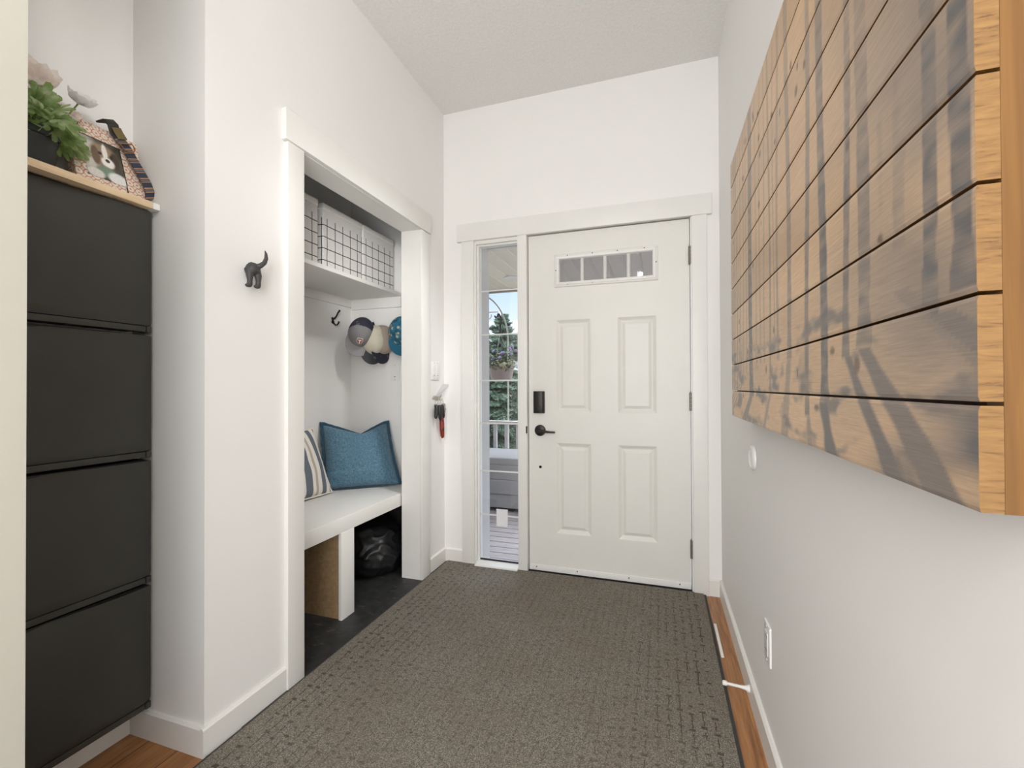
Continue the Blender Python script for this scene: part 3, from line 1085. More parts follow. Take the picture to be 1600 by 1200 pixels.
# ------------------------------------------------------------------ coat hooks in the closet
def coat_hook(base, n, side, label):
    b = Vector(base); n = Vector(n)
    up = Vector((0, 0, 1))
    r = thing('coat_hook', base, label, 'hook')
    m_ = MB()
    m_.lathe([(0, 0), (0.011, 0), (0.010, 0.004), (0, 0.005)], b + up * 0.0, n, 16)
    m_.lathe([(0, 0), (0.011, 0), (0.010, 0.004), (0, 0.005)], b + up * 0.022, n, 16)
    m_.box(b.x - .001 if abs(n.x) < .5 else min(b.x, b.x + n.x * .004), b.x + .001 if abs(n.x) < .5 else max(b.x, b.x + n.x * .004),
           b.y - .008 if abs(n.x) > .5 else min(b.y, b.y + n.y * .004), b.y + .008 if abs(n.x) > .5 else max(b.y, b.y + n.y * .004), b.z - 0.008, b.z + 0.03)
    m_.build('back_plate', 'black_metal', r, smooth=True)
    m_ = MB()
    pts = [b + n * 0.004 + up * 0.018, b + n * 0.016 + up * 0.022, b + n * 0.030 + up * 0.036, b + n * 0.042 + up * 0.056, b + n * 0.054 + up * 0.070, b + n * 0.058 + up * 0.074]
    m_.tube(pts, [0.006, 0.0055, 0.005, 0.005, 0.006, 0.0065], 12)
    m_.build('upper_prong', 'black_metal', r, smooth=True)
    m_ = MB()
    pts = [b + n * 0.004 + up * 0.008, b + n * 0.012 - up * 0.010, b + n * 0.024 - up * 0.021, b + n * 0.038 - up * 0.020, b + n * 0.048 - up * 0.008, b + n * 0.051 + up * 0.002]
    m_.tube(pts, [0.006, 0.0055, 0.005, 0.005, 0.0055, 0.006], 12)
    m_.build('lower_prong', 'black_metal', r, smooth=True)
    return r


coat_hook((XCB, -0.200, 1.545), (1, 0, 0), 0, 'empty black double coat hook on the closet back wall')
coat_hook((-1.06, YB, 1.475), (0, -1, 0), 0, 'black coat hook holding three caps, hidden behind them')
coat_hook((-0.815, YB, 1.495), (0, -1, 0), 0, 'black coat hook holding the teal floral cap')


# ------------------------------------------------------------------ caps
def make_cap(name, loc, Fv, Uv, mats, label, badge=False, flat=1.0):
    """local: x right, y forward (brim), z crown up; basis built from forward and up vectors"""
    Uv = Vector(Uv).normalized()
    Fv = Vector(Fv)
    Fv = (Fv - Uv * Fv.dot(Uv)).normalized()
    Rv = Fv.cross(Uv)
    r = thing(name, (0, 0, 0), label, 'cap', 'caps hanging in the closet')
    H = 0.112 * flat

    def dome(az, el, k=1.0):
        ce, se = math.cos(el), math.sin(el)
        sq = 1.0 + 0.10 * max(0, math.sin(az)) * math.sin(2 * el)      # front stands up
        x = 0.082 * ce ** 0.8 * math.cos(az) * k
        y = 0.098 * ce ** 0.75 * math.sin(az) * k * sq
        z = H * se * (1 + 0.05 * max(0, math.sin(az)))
        return Vector((x, y, z * k))
    a0, a1 = math.radians(5), math.radians(175)

    def shell(m_, s0, s1, nu):
        th = 0.0022
        m_.grid(lambda u_, v_: dome(s0 + (s1 - s0) * u_, v_ * math.pi / 2 * 0.985), nu, 12)
        m_.grid(lambda u_, v_: dome(s0 + (s1 - s0) * u_, v_ * math.pi / 2 * 0.985, 0.965), nu, 12)
    m_ = MB()
    shell(m_, a0, a1, 18)
    m_.build('front_panel', mats[0], r, smooth=True, angle=60)
    m_ = MB()
    shell(m_, a1, a0 + 2 * math.pi, 30)
    m_.build('back_panel', mats[1], r, smooth=True, angle=60)
    # brim
    m_ = MB()

    def brim(u_, v_, dz=0):
        a = math.radians(18) + math.radians(144) * u_
        inner = dome(a, 0.03)
        k = math.sin(math.pi * u_)
        ext = 0.062 * (k ** 0.42)
        d = Vector((math.cos(a) * 0.35, 1.0, 0)).normalized()
        p = inner + d * ext * v_
        p.z = 0.004 - 0.020 * v_ * (k ** .5) - 0.16 * abs(p.x) ** 1.5 * (0.4 + v_) + dz
        return p
    m_.grid(lambda u_, v_: brim(u_, v_), 30, 8)
    m_.grid(lambda u_, v_: brim(u_, v_, -0.004), 30, 8)
    bmesh.ops.remove_doubles(m_.bm, verts=m_.bm.verts, dist=0.0001)
    m_.build('brim', mats[2], r, smooth=True, angle=60)
    m_ = MB()
    m_.lathe([(0.007, 0), (0.006, 0.003), (0, 0.005)], (0, 0.0, H * 1.0), (0, 0, 1), 14)
    m_.build('button', mats[1], r, smooth=True)
    # sweatband rim
    if badge:
        def on_front(u_, v_, off):
            a = math.radians(93) + u_ / 0.085
            el = math.radians(36) + v_ / 0.10
            p = dome(a, el)
            return p + (p - Vector((0, 0, 0.02))).normalized() * off

        def patch(poly, off, mat, nm, par=None):
            mm = MB()
            vs = [mm.bm.verts.new(on_front(x_, y_, off)) for x_, y_ in poly]
            f_ = mm.bm.faces.new(vs)
            ex = bmesh.ops.extrude_face_region(mm.bm, geom=[f_])
            for v_ in [g for g in ex['geom'] if isinstance(g, bmesh.types.BMVert)]:
                v_.co += (v_.co - Vector((0, 0, 0.02))).normalized() * 0.002
            bmesh.ops.triangulate(mm.bm, faces=mm.bm.faces)
            return mm.build(nm, mat, par or r)
        shield = [(-0.023, 0.021), (0.023, 0.021), (0.024, 0.004), (0.016, -0.013), (0.0, -0.023), (-0.016, -0.013), (-0.024, 0.004)]
        pb = patch(shield, 0.0005, 'badge_white', 'badge')
        pb['label'] = 'white-edged shield badge with a letter T'
        patch([(x_ * 0.84, y_ * 0.84) for x_, y_ in shield], 0.0015, 'badge_red', 'badge_field', pb)
        T = [(-0.012, 0.012), (0.012, 0.012), (0.013, 0.004), (0.009, 0.006), (0.0035, 0.006), (0.0035, -0.010), (0.006, -0.013), (-0.006, -0.013), (-0.0035, -0.010), (-0.0035, 0.006), (-0.009, 0.006), (-0.013, 0.004)]
        patch(T, 0.0026, 'badge_white', 'badge_letter', pb)
    xf(r, loc, (Rv, Fv, Uv))
    return r


VW = Vector((0.66, -0.75, 0.0))                       # roughly towards the room
CR = Vector((0.95, 0.31, 0.0))
ZU = Vector((0, 0, 1))
CRT = Vector((0.8, 0.6, 0.0))
make_cap('baseball_cap', (-1.090, -0.155, 1.470), VW * 0.30 - ZU * 0.90 - CRT * 0.24, VW * 0.92 + ZU * 0.30 + CRT * 0.02,
         ('cap_grey', 'cap_navy_mesh', 'cap_brim_grey'), 'grey cap with navy mesh back and shield badge, in front of the others', True)
make_cap('baseball_cap', (-1.045, -0.098, 1.425), VW * 0.25 - ZU * 0.95 - CR * 0.05, VW * 0.75 + ZU * 0.25 + CR * 0.45,
         ('cap_cream', 'cap_cream', 'cap_charcoal'), 'cream cap with charcoal brim, directly behind the grey cap')
make_cap('baseball_cap', (-0.995, -0.070, 1.43), VW * 0.20 - ZU * 0.95 + CR * 0.05, VW * 0.55 + ZU * 0.22 + CR * 0.70,
         ('cap_tan', 'cap_tan', 'cap_navy_mesh'), 'tan cap with navy brim, rearmost on the shared hook', flat=0.8)
make_cap('baseball_cap', (-0.838, -0.080, 1.470), VW * 0.30 - ZU * 0.92, VW * 0.90 + ZU * 0.40,
         ('cap_floral', 'cap_floral', 'cap_teal'), 'teal floral cap half hidden by the right closet jamb')


# ------------------------------------------------------------------ cushions
def make_cushion(name, base, wdir, updir, W, H, T, mats, label, flange=0.0, seed=1, fold=0.0, dip=0.0, taper=0.0, shear=0.0):
    """base: middle of the bottom edge; local x = width, y = thickness(normal to the room), z = height"""
    wd = Vector(wdir).normalized()
    ud = Vector(updir).normalized()
    ud = (ud - wd * ud.dot(wd)).normalized()
    nd = ud.cross(wd)                                    # -> y
    r = thing(name, (0, 0, 0), label, 'cushion')
    N = 36

    def surf(u_, v_, sgn):
        x = (u_ - 0.5) * 2
        z = (v_ - 0.5) * 2
        prof_ = (max(0, 1 - abs(x) ** 2.3) * max(0, 1 - abs(z) ** 2.3)) ** 0.55
        pin = 1 - 0.05 * (1 - abs(z) ** 2) * abs(x) ** 3
        pinz = 1 - 0.05 * (1 - abs(x) ** 2) * abs(z) ** 3
        px = x * W / 2 * pin
        pz = z * H / 2 * pinz + H / 2
        if z > 0:
            pz -= dip * max(0, 1 - abs(x - 0.16) / (0.84 if x > 0.16 else 1.16)) ** 1.25 * (z ** 3)
        px = px * (1 - taper * v_) + shear * v_
        py = sgn * T / 2 * prof_
        py += 0.006 * prof_ * noise.noise(Vector((x * 2.3 + seed, z * 2.3, sgn * 3)))
        if fold:
            zz = (v_ - 0.27 - 0.02 * math.sin(x * 2))
            py -= sgn * fold * math.exp(-(zz / 0.025) ** 2) * prof_ * (0.4 + 0.6 * max(0, -x + 0.2))
            py += sgn * fold * 0.8 * math.exp(-((zz + 0.07) / 0.05) ** 2) * prof_
        return Vector((px, py, pz))
    m_ = MB()
    m_.grid(lambda u_, v_: surf(u_, v_, 1), N, N)
    m_.grid(lambda u_, v_: surf(u_, v_, -1), N, N)
    bmesh.ops.remove_doubles(m_.bm, verts=m_.bm.verts, dist=0.0005)
    m_.build('cover', mats[0], r, smooth=True, angle=80)
    # edge flange / fringe round the seam
    m_ = MB()
    ring = []
    K = 36
    for a_, b_, c_, d_ in ((0, 0, 1, 0), (1, 0, 1, 1), (1, 1, 0, 1), (0, 1, 0, 0)):
        for k in range(K):
            q = k / K
            ring.append(surf(a_ + (c_ - a_) * q, b_ + (d_ - b_) * q, 1))
    cen = Vector((0, 0, H / 2))
    n_ = len(ring)
    inn, out, inn2, out2 = [], [], [], []
    for i, p_ in enumerate(ring):
        side = i // K
        dd = (Vector((0, 0, -1)), Vector((1, 0, 0)), Vector((0, 0, 1)), Vector((-1, 0, 0)))[side].copy()
        if i % K == 0:
            prev = (Vector((-1, 0, 0)), Vector((0, 0, -1)), Vector((1, 0, 0)), Vector((0, 0, 1)))[side]
            dd = dd + prev
        fl = flange * (1 + 0.25 * noise.noise(Vector((i * 0.35, seed, 0))))
        yo = 0.004 * noise.noise(Vector((i * 0.4, 5 + seed, 0)))
        q_ = p_ + dd * fl + Vector((0, yo, 0))
        if q_.z < 0.001:
            q_.z = 0.001
        inn.append(m_.bm.verts.new(p_ - dd * 0.006 + Vector((0, 0.004, 0))))
        out.append(m_.bm.verts.new(q_ + Vector((0, 0.0025, 0))))
        inn2.append(m_.bm.verts.new(p_ - dd * 0.006 - Vector((0, 0.004, 0))))
        out2.append(m_.bm.verts.new(q_ - Vector((0, 0.0025, 0))))
    for i in range(n_):
        j = (i + 1) % n_
        m_.bm.faces.new((inn[i], inn[j], out[j], out[i]))
        m_.bm.faces.new((inn2[i], out2[i], out2[j], inn2[j]))
        m_.bm.faces.new((out[i], out[j], out2[j], out2[i]))
    m_.build('flange' if flange > 0.012 else 'edge_trim', mats[1], r, smooth=True, angle=70)
    xf(r, base, (wd, nd, ud))
    return r


# blue cushion leans into the closet corner on the bench
make_cushion('throw_cushion', (-0.985, -0.285, 0.499), (0.345, 0.290, 0), (-0.30, 0.25, 1), 0.45, 0.41, 0.17, ('blue_linen', 'blue_linen_edge'),
             'blue linen cushion with a flanged edge leaning in the closet corner', 0.016, 3, 0.010, 0.075, 0.13, -0.035)
make_cushion('throw_cushion', (-1.085, -0.655, 0.497), (0.02, 1, 0), (-0.38, 0.0, 1), 0.42, 0.40, 0.12, ('striped_canvas', 'cream_fringe'),
             'grey and cream striped cushion half hidden by the left closet casing', 0.006, 8, 0.0, 0.01)

# ------------------------------------------------------------------ black bag under the bench
m = MB()
bmesh.ops.create_icosphere(m.bm, subdivisions=6, radius=1.0)
for v_ in m.bm.verts:
    p = v_.co.copy()
    d1 = noise.noise(p * 1.1 + Vector((3, 1, 7)))
    rid = abs(noise.noise(Vector((p.x * 1.5 + p.z * 1.2, p.y * 1.5, p.z * 1.3 - p.x)) + Vector((9, 2, 4))))
    rid2 = abs(noise.noise(Vector((p.x * 2.6 - p.z * 1.4, p.y * 2.4 + p.z * 1.6, p.z * 1.5)) + Vector((1, 6, 2))))
    k = 1.0 + 0.12 * d1 - 0.20 * min(rid, .35) - 0.12 * min(rid2, .3) + 0.12
    q = Vector((p.x * 0.200, p.y * 0.190, p.z * 0.165)) * k
    q.z = max(q.z, -0.128 + 0.01 * abs(p.x))
    q.z += 0.020 * max(0, p.y) * max(0, p.z)
    v_.co = Vector((-0.935, -0.285, 0.1335)) + q
m.build('duffel_bag', 'bag_nylon', smooth=True, angle=180)
tag(COL.objects['duffel_bag'], 'crumpled black nylon bag on the closet floor under the bench', 'bag')

# ------------------------------------------------------------------ dog tail hook
hk = thing('dog_hook', (XL, -1.48, 1.45), 'dark grey dog rear shaped hook with curled tail on the left wall', 'hook')
hx = XL
plain('hook_grey', lin(62, 61, 60), 0.55, var=0.06)
m = MB()


def blob_(c, r):
    g_ = bmesh.ops.create_uvsphere(m.bm, u_segments=24, v_segments=16, radius=1.0)
    for v_ in g_['verts']:
        v_.co = Vector((c[0] + v_.co.x * r[0], c[1] + v_.co.y * r[1], c[2] + v_.co.z * r[2]))


blob_((hx + 0.012, -1.477, 1.515), (0.027, 0.0245, 0.024))
blob_((hx + 0.030, -1.472, 1.510), (0.022, 0.0235, 0.022))
for ly, lx, fz in ((-1.486, hx + 0.030, 1.4525), (-1.460, hx + 0.038, 1.4525)):
    m.tube([(hx + 0.026, ly + 0.003, 1.510), (lx, ly + 0.001, 1.488), (lx + 0.002, ly, 1.470), (lx + 0.001, ly, 1.455)], [0.015, 0.0115, 0.0082, 0.0088], 14)
    blob_((lx + 0.001, ly - 0.004, fz), (0.0095, 0.0115, 0.0065))
m.tube([(hx + 0.036, -1.470, 1.515), (hx + 0.052, -1.461, 1.523), (hx + 0.058, -1.452, 1.534), (hx + 0.060, -1.447, 1.550), (hx + 0.058, -1.446, 1.566), (hx + 0.055, -1.448, 1.578)], [0.0105, 0.0085, 0.0075, 0.0064, 0.0045, 0.0013], 14)
bmesh.ops.bisect_plane(m.bm, geom=m.bm.verts[:] + m.bm.edges[:] + m.bm.faces[:], plane_co=(hx - 0.002, 0, 0), plane_no=(-1, 0, 0), clear_outer=True)
ob_ = m.build('hook_body', 'hook_grey', hk, smooth=True, angle=180)
rm_ = ob_.modifiers.new('fuse', 'REMESH')
rm_.mode = 'VOXEL'
rm_.voxel_size = 0.0016
rm_.use_smooth_shade = True
sm_ = ob_.modifiers.new('soften', 'SMOOTH')
sm_.factor = 0.5
sm_.iterations = 4

# ------------------------------------------------------------------ keys by the door
kr = thing('key_rack', (XL, -0.125, 1.03), 'small silver key rack on the wall below the double switch', 'key rack')
m = MB()
m.box(XL, XL + 0.004, -0.175, -0.075, 1.040, 1.052)
for k in range(6):
    yy = -0.172 + k * 0.0185
    m.tube([(XL + 0.003, yy, 1.052), (XL + 0.006, yy + 0.006, 1.064), (XL + 0.003, yy + 0.012, 1.052)], 0.0018, 6)
m.build('back_bar', 'steel', kr)
for yy in (-0.155, -0.125, -0.095):
    m = MB()
    m.tube([(XL + 0.003, yy, 1.042), (XL + 0.012, yy, 1.034), (XL + 0.022, yy, 1.034), (XL + 0.026, yy, 1.044)], 0.002, 8)
    m.build('prong', 'steel', kr, smooth=True)


def key_blade(m_, p, tilt, L=0.05, hd=0.012):
    p = Vector(p)
    d = Vector((0.1, math.sin(tilt), -math.cos(tilt))).normalized()
    s_ = Vector((0.25, math.cos(tilt), math.sin(tilt))).normalized()
    n_ = d.cross(s_).normalized()
    outl = [(-hd * .5, 0), (-hd, hd * .6), (-hd, hd * 1.4), (-hd * .5, hd * 2), (-0.004, hd * 2.1), (-0.004, L - .004), (0, L), (0.003, L - .006), (0.0045, L - .012), (0.003, L - .018), (0.0045, L - .026), (0.004, hd * 2.1), (hd * .5, hd * 2), (hd, hd * 1.4), (hd, hd * .6), (hd * .5, 0)]
    A = [m_.bm.verts.new(p + s_ * a + d * b + n_ * 0.001) for a, b in outl]
    B = [m_.bm.verts.new(p + s_ * a + d * b - n_ * 0.001) for a, b in outl]
    m_.bm.faces.new(A)
    m_.bm.faces.new(B[::-1])
    for i in range(len(A)):
        j = (i + 1) % len(A)
        m_.bm.faces.new((A[i], B[i], B[j], A[j]))


def ring_pts(c, rad, n_=(1, 0, 0)):
    c = Vector(c); n_ = Vector(n_).normalized()
    a = n_.cross(Vector((0, 0, 1))).normalized()
    b = n_.cross(a)
    return [c + (a * math.cos(k * math.pi / 10) + b * math.sin(k * math.pi / 10)) * rad for k in range(21)]


def key_bunch(y, label, fob_tilts, blades, charm=None):
    r = thing('key_bunch', (XL + 0.02, y, 0.95), label, 'keys', 'keys on the rack')
    m_ = MB()
    m_.tube(ring_pts((XL + 0.018, y, 1.022), 0.013, (0.4, 1, 0)), 0.0012, 6, False)
    m_.build('ring', 'steel', r, smooth=True)
    for tl, dy, L in fob_tilts:
        m_ = MB()
        c = Vector((XL + 0.020 + 0.006 * len(r.children), y + dy, 1.006))
        d = Vector((0.05, math.sin(tl), -math.cos(tl)))
        for q, (w0, w1) in enumerate(((0.010, 0.015), (0.015, 0.017), (0.017, 0.016), (0.016, 0.010))):
            pass
        m_.tube([c, c + d * L * .12, c + d * L * .5, c + d * L * .85, c + d * L], [0.007, 0.0115, 0.0125, 0.0115, 0.006], 14)
        m_.build('fob', 'key_black', r, smooth=True)
    for tl, dy, L in blades:
        m_ = MB()
        key_blade(m_, (XL + 0.016, y + dy, 1.010), tl, L)
        m_.build('key', 'steel', r)
    if charm:
        m_ = MB()
        c = Vector((XL + 0.042, y + charm, 0.985))
        m_.box(c.x, c.x + 0.004, c.y - 0.010, c.y + 0.010, c.z, c.z + 0.022)
        m_.box(c.x, c.x + 0.004, c.y - 0.006, c.y + 0.008, c.z - 0.020, c.z)
        m_.build('charm', 'card_white', r, bevel=0.001)
    return r


key_bunch(-0.155, 'bunch with black car fobs and a white charm, left on the key rack', [(-0.25, -0.012, 0.085), (0.05, 0.010, 0.095)], [(-0.5, -0.010, 0.06)], 0.0)
key_bunch(-0.085, 'bunch of silver keys with one black fob, right on the key rack', [(0.1, -0.012, 0.085)], [(0.15, 0.012, 0.055), (0.35, 0.020, 0.06), (0.55, 0.024, 0.05)])
ly = thing('lanyard', (XL + 0.03, -0.085, 0.80), 'short red and black webbing strap hanging below the keys', 'strap')
m = MB()
pts = [(XL + 0.018, -0.102, 0.985), (XL + 0.03, -0.10, 0.94), (XL + 0.032, -0.096, 0.89), (XL + 0.03, -0.09, 0.84), (XL + 0.026, -0.084, 0.805), (XL + 0.020, -0.078, 0.795), (XL + 0.014, -0.080, 0.81), (XL + 0.012, -0.088, 0.85), (XL + 0.013, -0.094, 0.91), (XL + 0.014, -0.100, 0.965)]
m.ribbon(pts, [(0.25, 1, 0.1)] * len(pts), 0.0095, 0.002)
m.build('webbing', 'red_webbing', ly)
for zc in (0.955, 0.905, 0.85):
    m = boxes((XL + 0.031, XL + 0.0345, -0.105 + (0.95 - zc) * .1, -0.093 + (0.95 - zc) * .1, zc - 0.007, zc + 0.007))
    m.build('print_mark', 'key_black', ly)
cd_ = thing('note_card', (XL, -0.10, 1.066), 'white card tucked at an angle behind the key rack', 'card')
m = MB()
c0 = [Vector((XL + 0.004, -0.150, 1.058)), Vector((XL + 0.004, -0.095, 1.052)), Vector((XL + 0.045, -0.040, 1.130)), Vector((XL + 0.035, -0.105, 1.136))]
A = [m.bm.verts.new(p) for p in c0]
B = [m.bm.verts.new(p + Vector((-0.0008, 0.0006, 0))) for p in c0]
m.bm.faces.new(A); m.bm.faces.new(B[::-1])
for i in range(4):
    m.bm.faces.new((A[i], B[i], B[(i + 1) % 4], A[(i + 1) % 4]))
m.build('sheet', 'card_white', cd_)

# ------------------------------------------------------------------ right wall bits
bp = MB()
bp.lathe([(0, 0), (0.044, 0), (0.044, 0.003), (0.041, 0.008), (0.034, 0.0105), (0.030, 0.0075), (0.010, 0.0065), (0, 0.0065)], (XR, -0.885, 0.866), (-1, 0, 0), 48)
tag(bp.build('wall_bumper', 'white_plastic', smooth=True, angle=50), 'round white wall bumper disc below the picture', 'wall bumper')
dstop = thing('door_stop', (XR - BT, -0.851, 0.03), 'white rod door stop on the right baseboard', 'door stop')
m = MB()
m.lathe([(0, 0), (0.014, 0), (0.012, 0.004), (0.007, 0.014), (0.0052, 0.03), (0.0048, 0.075), (0, 0.075)], (XR - BT, -0.851, 0.045), (-1, 0, 0.06), 20)
m.build('rod', 'white_plastic', dstop, smooth=True)
m = MB()
m.lathe([(0, 0.072), (0.0075, 0.072), (0.0085, 0.076), (0.0085, 0.083), (0.0065, 0.087), (0, 0.087)], (XR - BT, -0.851, 0.045), (-1, 0, 0.06), 20)
m.build('rubber_tip', 'white_plastic', dstop, smooth=True)
m = boxes((0.9895, 1.001, -0.600, -0.330, 0.0, 0.005))
tag(m.build('trim_strip', 'white_plastic', bevel=0.001), 'loose thin white strip lying on the wood floor beside the mat', 'strip')

# ------------------------------------------------------------------ shoe cabinets and shelf
XCF = -0.772
CY0, CY1 = -2.148, -1.629


def make_cabinet(z0, h, label):
    r = thing('shoe_cabinet', ((XAL + XCF) / 2, (CY0 + CY1) / 2, z0), label, 'shoe cabinet', 'stack of wall-hung shoe cabinets')
    m_ = boxes((XAL + 0.001, XCF - 0.016, CY0 + 0.004, CY1 - 0.004, z0 + 0.012, z0 + h - 0.003))
    m_.build('body', 'cabinet_shadow_gap', r, bevel=0.004)
    # flap front: gently dished towards its upper edge, lip at the bottom
    m_ = MB()
    zt, zb = z0 + h - 0.006, z0 + 0.026
    nu, nv = 40, 30

    def fr(u_, v_):
        y = CY0 + (CY1 - CY0) * u_
        z = zb + (zt - zb) * v_
        cx_ = (u_ - 0.42) / 0.40
        dish = 0.017 * max(0.0, (v_ - 0.62) / 0.38) ** 1.7 * max(0, 1 - cx_ * cx_) ** 1.2
        rnd = 0.004 * (max(0, abs(u_ - 0.5) - 0.475) / 0.025) ** 2
        return Vector((XCF - dish - rnd - 0.004 * max(0, (0.04 - v_) / 0.04) ** 2, y, z))
    A_ = m_.grid(fr, nu, nv)
    B_ = m_.grid(lambda u_, v_: Vector((XCF - 0.014 - 0.012 * max(0, (v_ - .62) / .38), CY0 + (CY1 - CY0) * u_, zb + (zt - zb) * v_)), nu, nv)

    def seam(a, b):
        for i in range(len(a) - 1):
            m_.bm.faces.new((a[i], a[i + 1], b[i + 1], b[i]))
    seam(A_[0], B_[0]); seam(A_[-1], B_[-1])
    seam([q[0] for q in A_], [q[0] for q in B_]); seam([q[-1] for q in A_], [q[-1] for q in B_])
    m_.build('flap_door', 'cabinet_plastic', r, smooth=True, angle=40)
    m_ = boxes((XCF - 0.040, XCF - 0.003, CY0 + 0.001, CY1 - 0.016, z0 + 0.006, z0 + 0.0235))
    m_.build('bottom_rail', 'cabinet_plastic', r, bevel=0.0015)
    m_ = boxes((XCF - 0.040, XCF - 0.001, CY1 - 0.0145, CY1, z0 + 0.005, z0 + 0.0245))
    m_.build('corner_cap', 'cabinet_plastic', r, bevel=0.0015)
    return r


HC = 0.3935
ZB0 = 0.104
make_cabinet(ZB0 + 3 * HC, HC, 'topmost black shoe cabinet, right under the birch shelf')
make_cabinet(ZB0 + 2 * HC, HC, 'second black shoe cabinet from the top of the stack')
make_cabinet(ZB0 + 1 * HC, HC, 'third black shoe cabinet from the top of the stack')
make_cabinet(ZB0 + 0 * HC, HC, 'lowest black shoe cabinet, just above the baseboard')
ZS = ZB0 + 4 * HC
shf = thing('shelf_board', ((XAL - 0.75) / 2, -1.88, ZS), 'pale birch shelf board lying on the black shoe cabinets', 'shelf')
boxes((XAL + 0.001, -0.752, YST + 0.002, -1.640, ZS - 0.0005, ZS + 0.021)).build('board', 'shelf_birch', shf, bevel=0.002)
c_ = boxes((XAL + 0.001, -0.751, -1.640, -1.619, ZS - 0.001, ZS + 0.0205)).build('end_cap', 'white_plastic', shf, bevel=0.004)
c_['label'] = 'white end of the shelf board'
ZT = ZS + 0.0212

# ------------------------------------------------------------------ potted ranunculus
PX, PY = -0.808, -1.915
pl_ = thing('potted_plant', (PX, PY, ZT), 'artificial ranunculus with pale blooms in a black pot on the birch shelf', 'plant')
m = MB()
m.lathe([(0, 0.0), (0.052, 0.0), (0.054, 0.002), (0.066, 0.066), (0.070, 0.067), (0.073, 0.088), (0.071, 0.090), (0.067, 0.088), (0.062, 0.072), (0, 0.072)], (PX, PY, ZT), seg=56)
m.build('pot', 'pot_black', pl_, smooth=True, angle=40)
m = MB()
m.lathe([(0.0635, 0.0735), (0.03, 0.080), (0, 0.081)], (PX, PY, ZT), seg=30)
m.build('soil', 'soil', pl_, smooth=True)
rnd_ = random.Random(11)


def leaf_shape(m_, base, d, up, size, lobes=5, curl=0.25):
    d = Vector(d).normalized()
    s_ = d.cross(Vector(up)).normalized()
    n_ = s_.cross(d).normalized()
    pts = []
    for k in range(lobes):
        a = math.radians(-70 + 140 * k / (lobes - 1))
        L = size * (1.0 - 0.30 * abs(k - (lobes - 1) / 2) / ((lobes - 1) / 2))
        for da, f_ in ((-13, 0.72), (-8, 0.95), (0, 1.0), (8, 0.93), (13, 0.70)):
            aa = a + math.radians(da)
            pts.append((math.sin(aa) * L * f_, math.cos(aa) * L * f_))
        if k < lobes - 1:
            aa = a + math.radians(70 / (lobes - 1))
            pts.append((math.sin(aa) * L * 0.45, math.cos(aa) * L * 0.45))
    c = m_.bm.verts.new(base)

    def P(x, y):
        rr = (x * x + y * y) / max(size, 1e-4)
        q = base + s_ * x + d * y - n_ * (curl * rr) + n_ * 0.10 * abs(x)
        q.x = max(q.x, XAL + 0.004)
        return q
    vs = [m_.bm.verts.new(P(x, y)) for x, y in pts]
    for i in range(len(vs) - 1):
        m_.bm.faces.new((c, vs[i], vs[i + 1]))


m = MB()
ms = MB()
for k in range(135):
    a = rnd_.uniform(0, 2 * math.pi)
    el = rnd_.uniform(0.02, 1.2)
    rr = rnd_.uniform(0.040, 0.095) * (0.7 + 0.35 * math.cos(el))
    p0 = Vector((PX + 0.035 * math.cos(a) * rnd_.random(), PY + 0.035 * math.sin(a) * rnd_.random(), ZT + 0.078))
    d = Vector((math.cos(a) * math.cos(el) * 0.75, math.sin(a) * math.cos(el), math.sin(el)))
    p1 = p0 + d * rr * 1.15
    if d.y > 0:
        p1.y -= 0.35 * (p1.y - p0.y)
    p1.x = max(p1.x, XAL + 0.012)
    mid = (p0 + p1) / 2 + Vector((0, 0, 0.014))
    mid.x = max(mid.x, XAL + 0.008)
    ms.tube([p0, mid, p1], [0.0016, 0.0013, 0.001], 5, False)
    dl = Vector((d.x * .6, d.y * .8, d.z * 0.5 - 0.25 + rnd_.uniform(-.5, .5)))
    leaf_shape(m, p1, dl, Vector((0.9 + rnd_.uniform(-.4, .4), -0.35 + rnd_.uniform(-.5, .5), 0.25 + rnd_.uniform(-.3, .6))), rnd_.uniform(0.038, 0.058), 5, rnd_.uniform(0.1, 0.4))
# a few leaves droop over the rim towards the box
for (dx, dy, dz, sz) in ((0.030, 0.046, 0.105, .042), (0.045, 0.050, 0.080, .038), (0.040, 0.048, 0.052, .034)):
    p1 = Vector((PX + dx, PY + dy, ZT + dz + 0.012))
    ms.tube([Vector((PX, PY + 0.02, ZT + 0.078)), (Vector((PX, PY, ZT + 0.12)) + p1) / 2 + Vector((0, 0, .02)), p1], 0.0014, 5, False)
    leaf_shape(m, p1, Vector((0.35, 0.55, -0.75)), Vector((0.9, -0.2, 0.3)), sz, 5, 0.25)
m.build('foliage', 'leaf_green', pl_, smooth=True, angle=180)
ms.build('stems', 'stem_green', pl_, smooth=True)


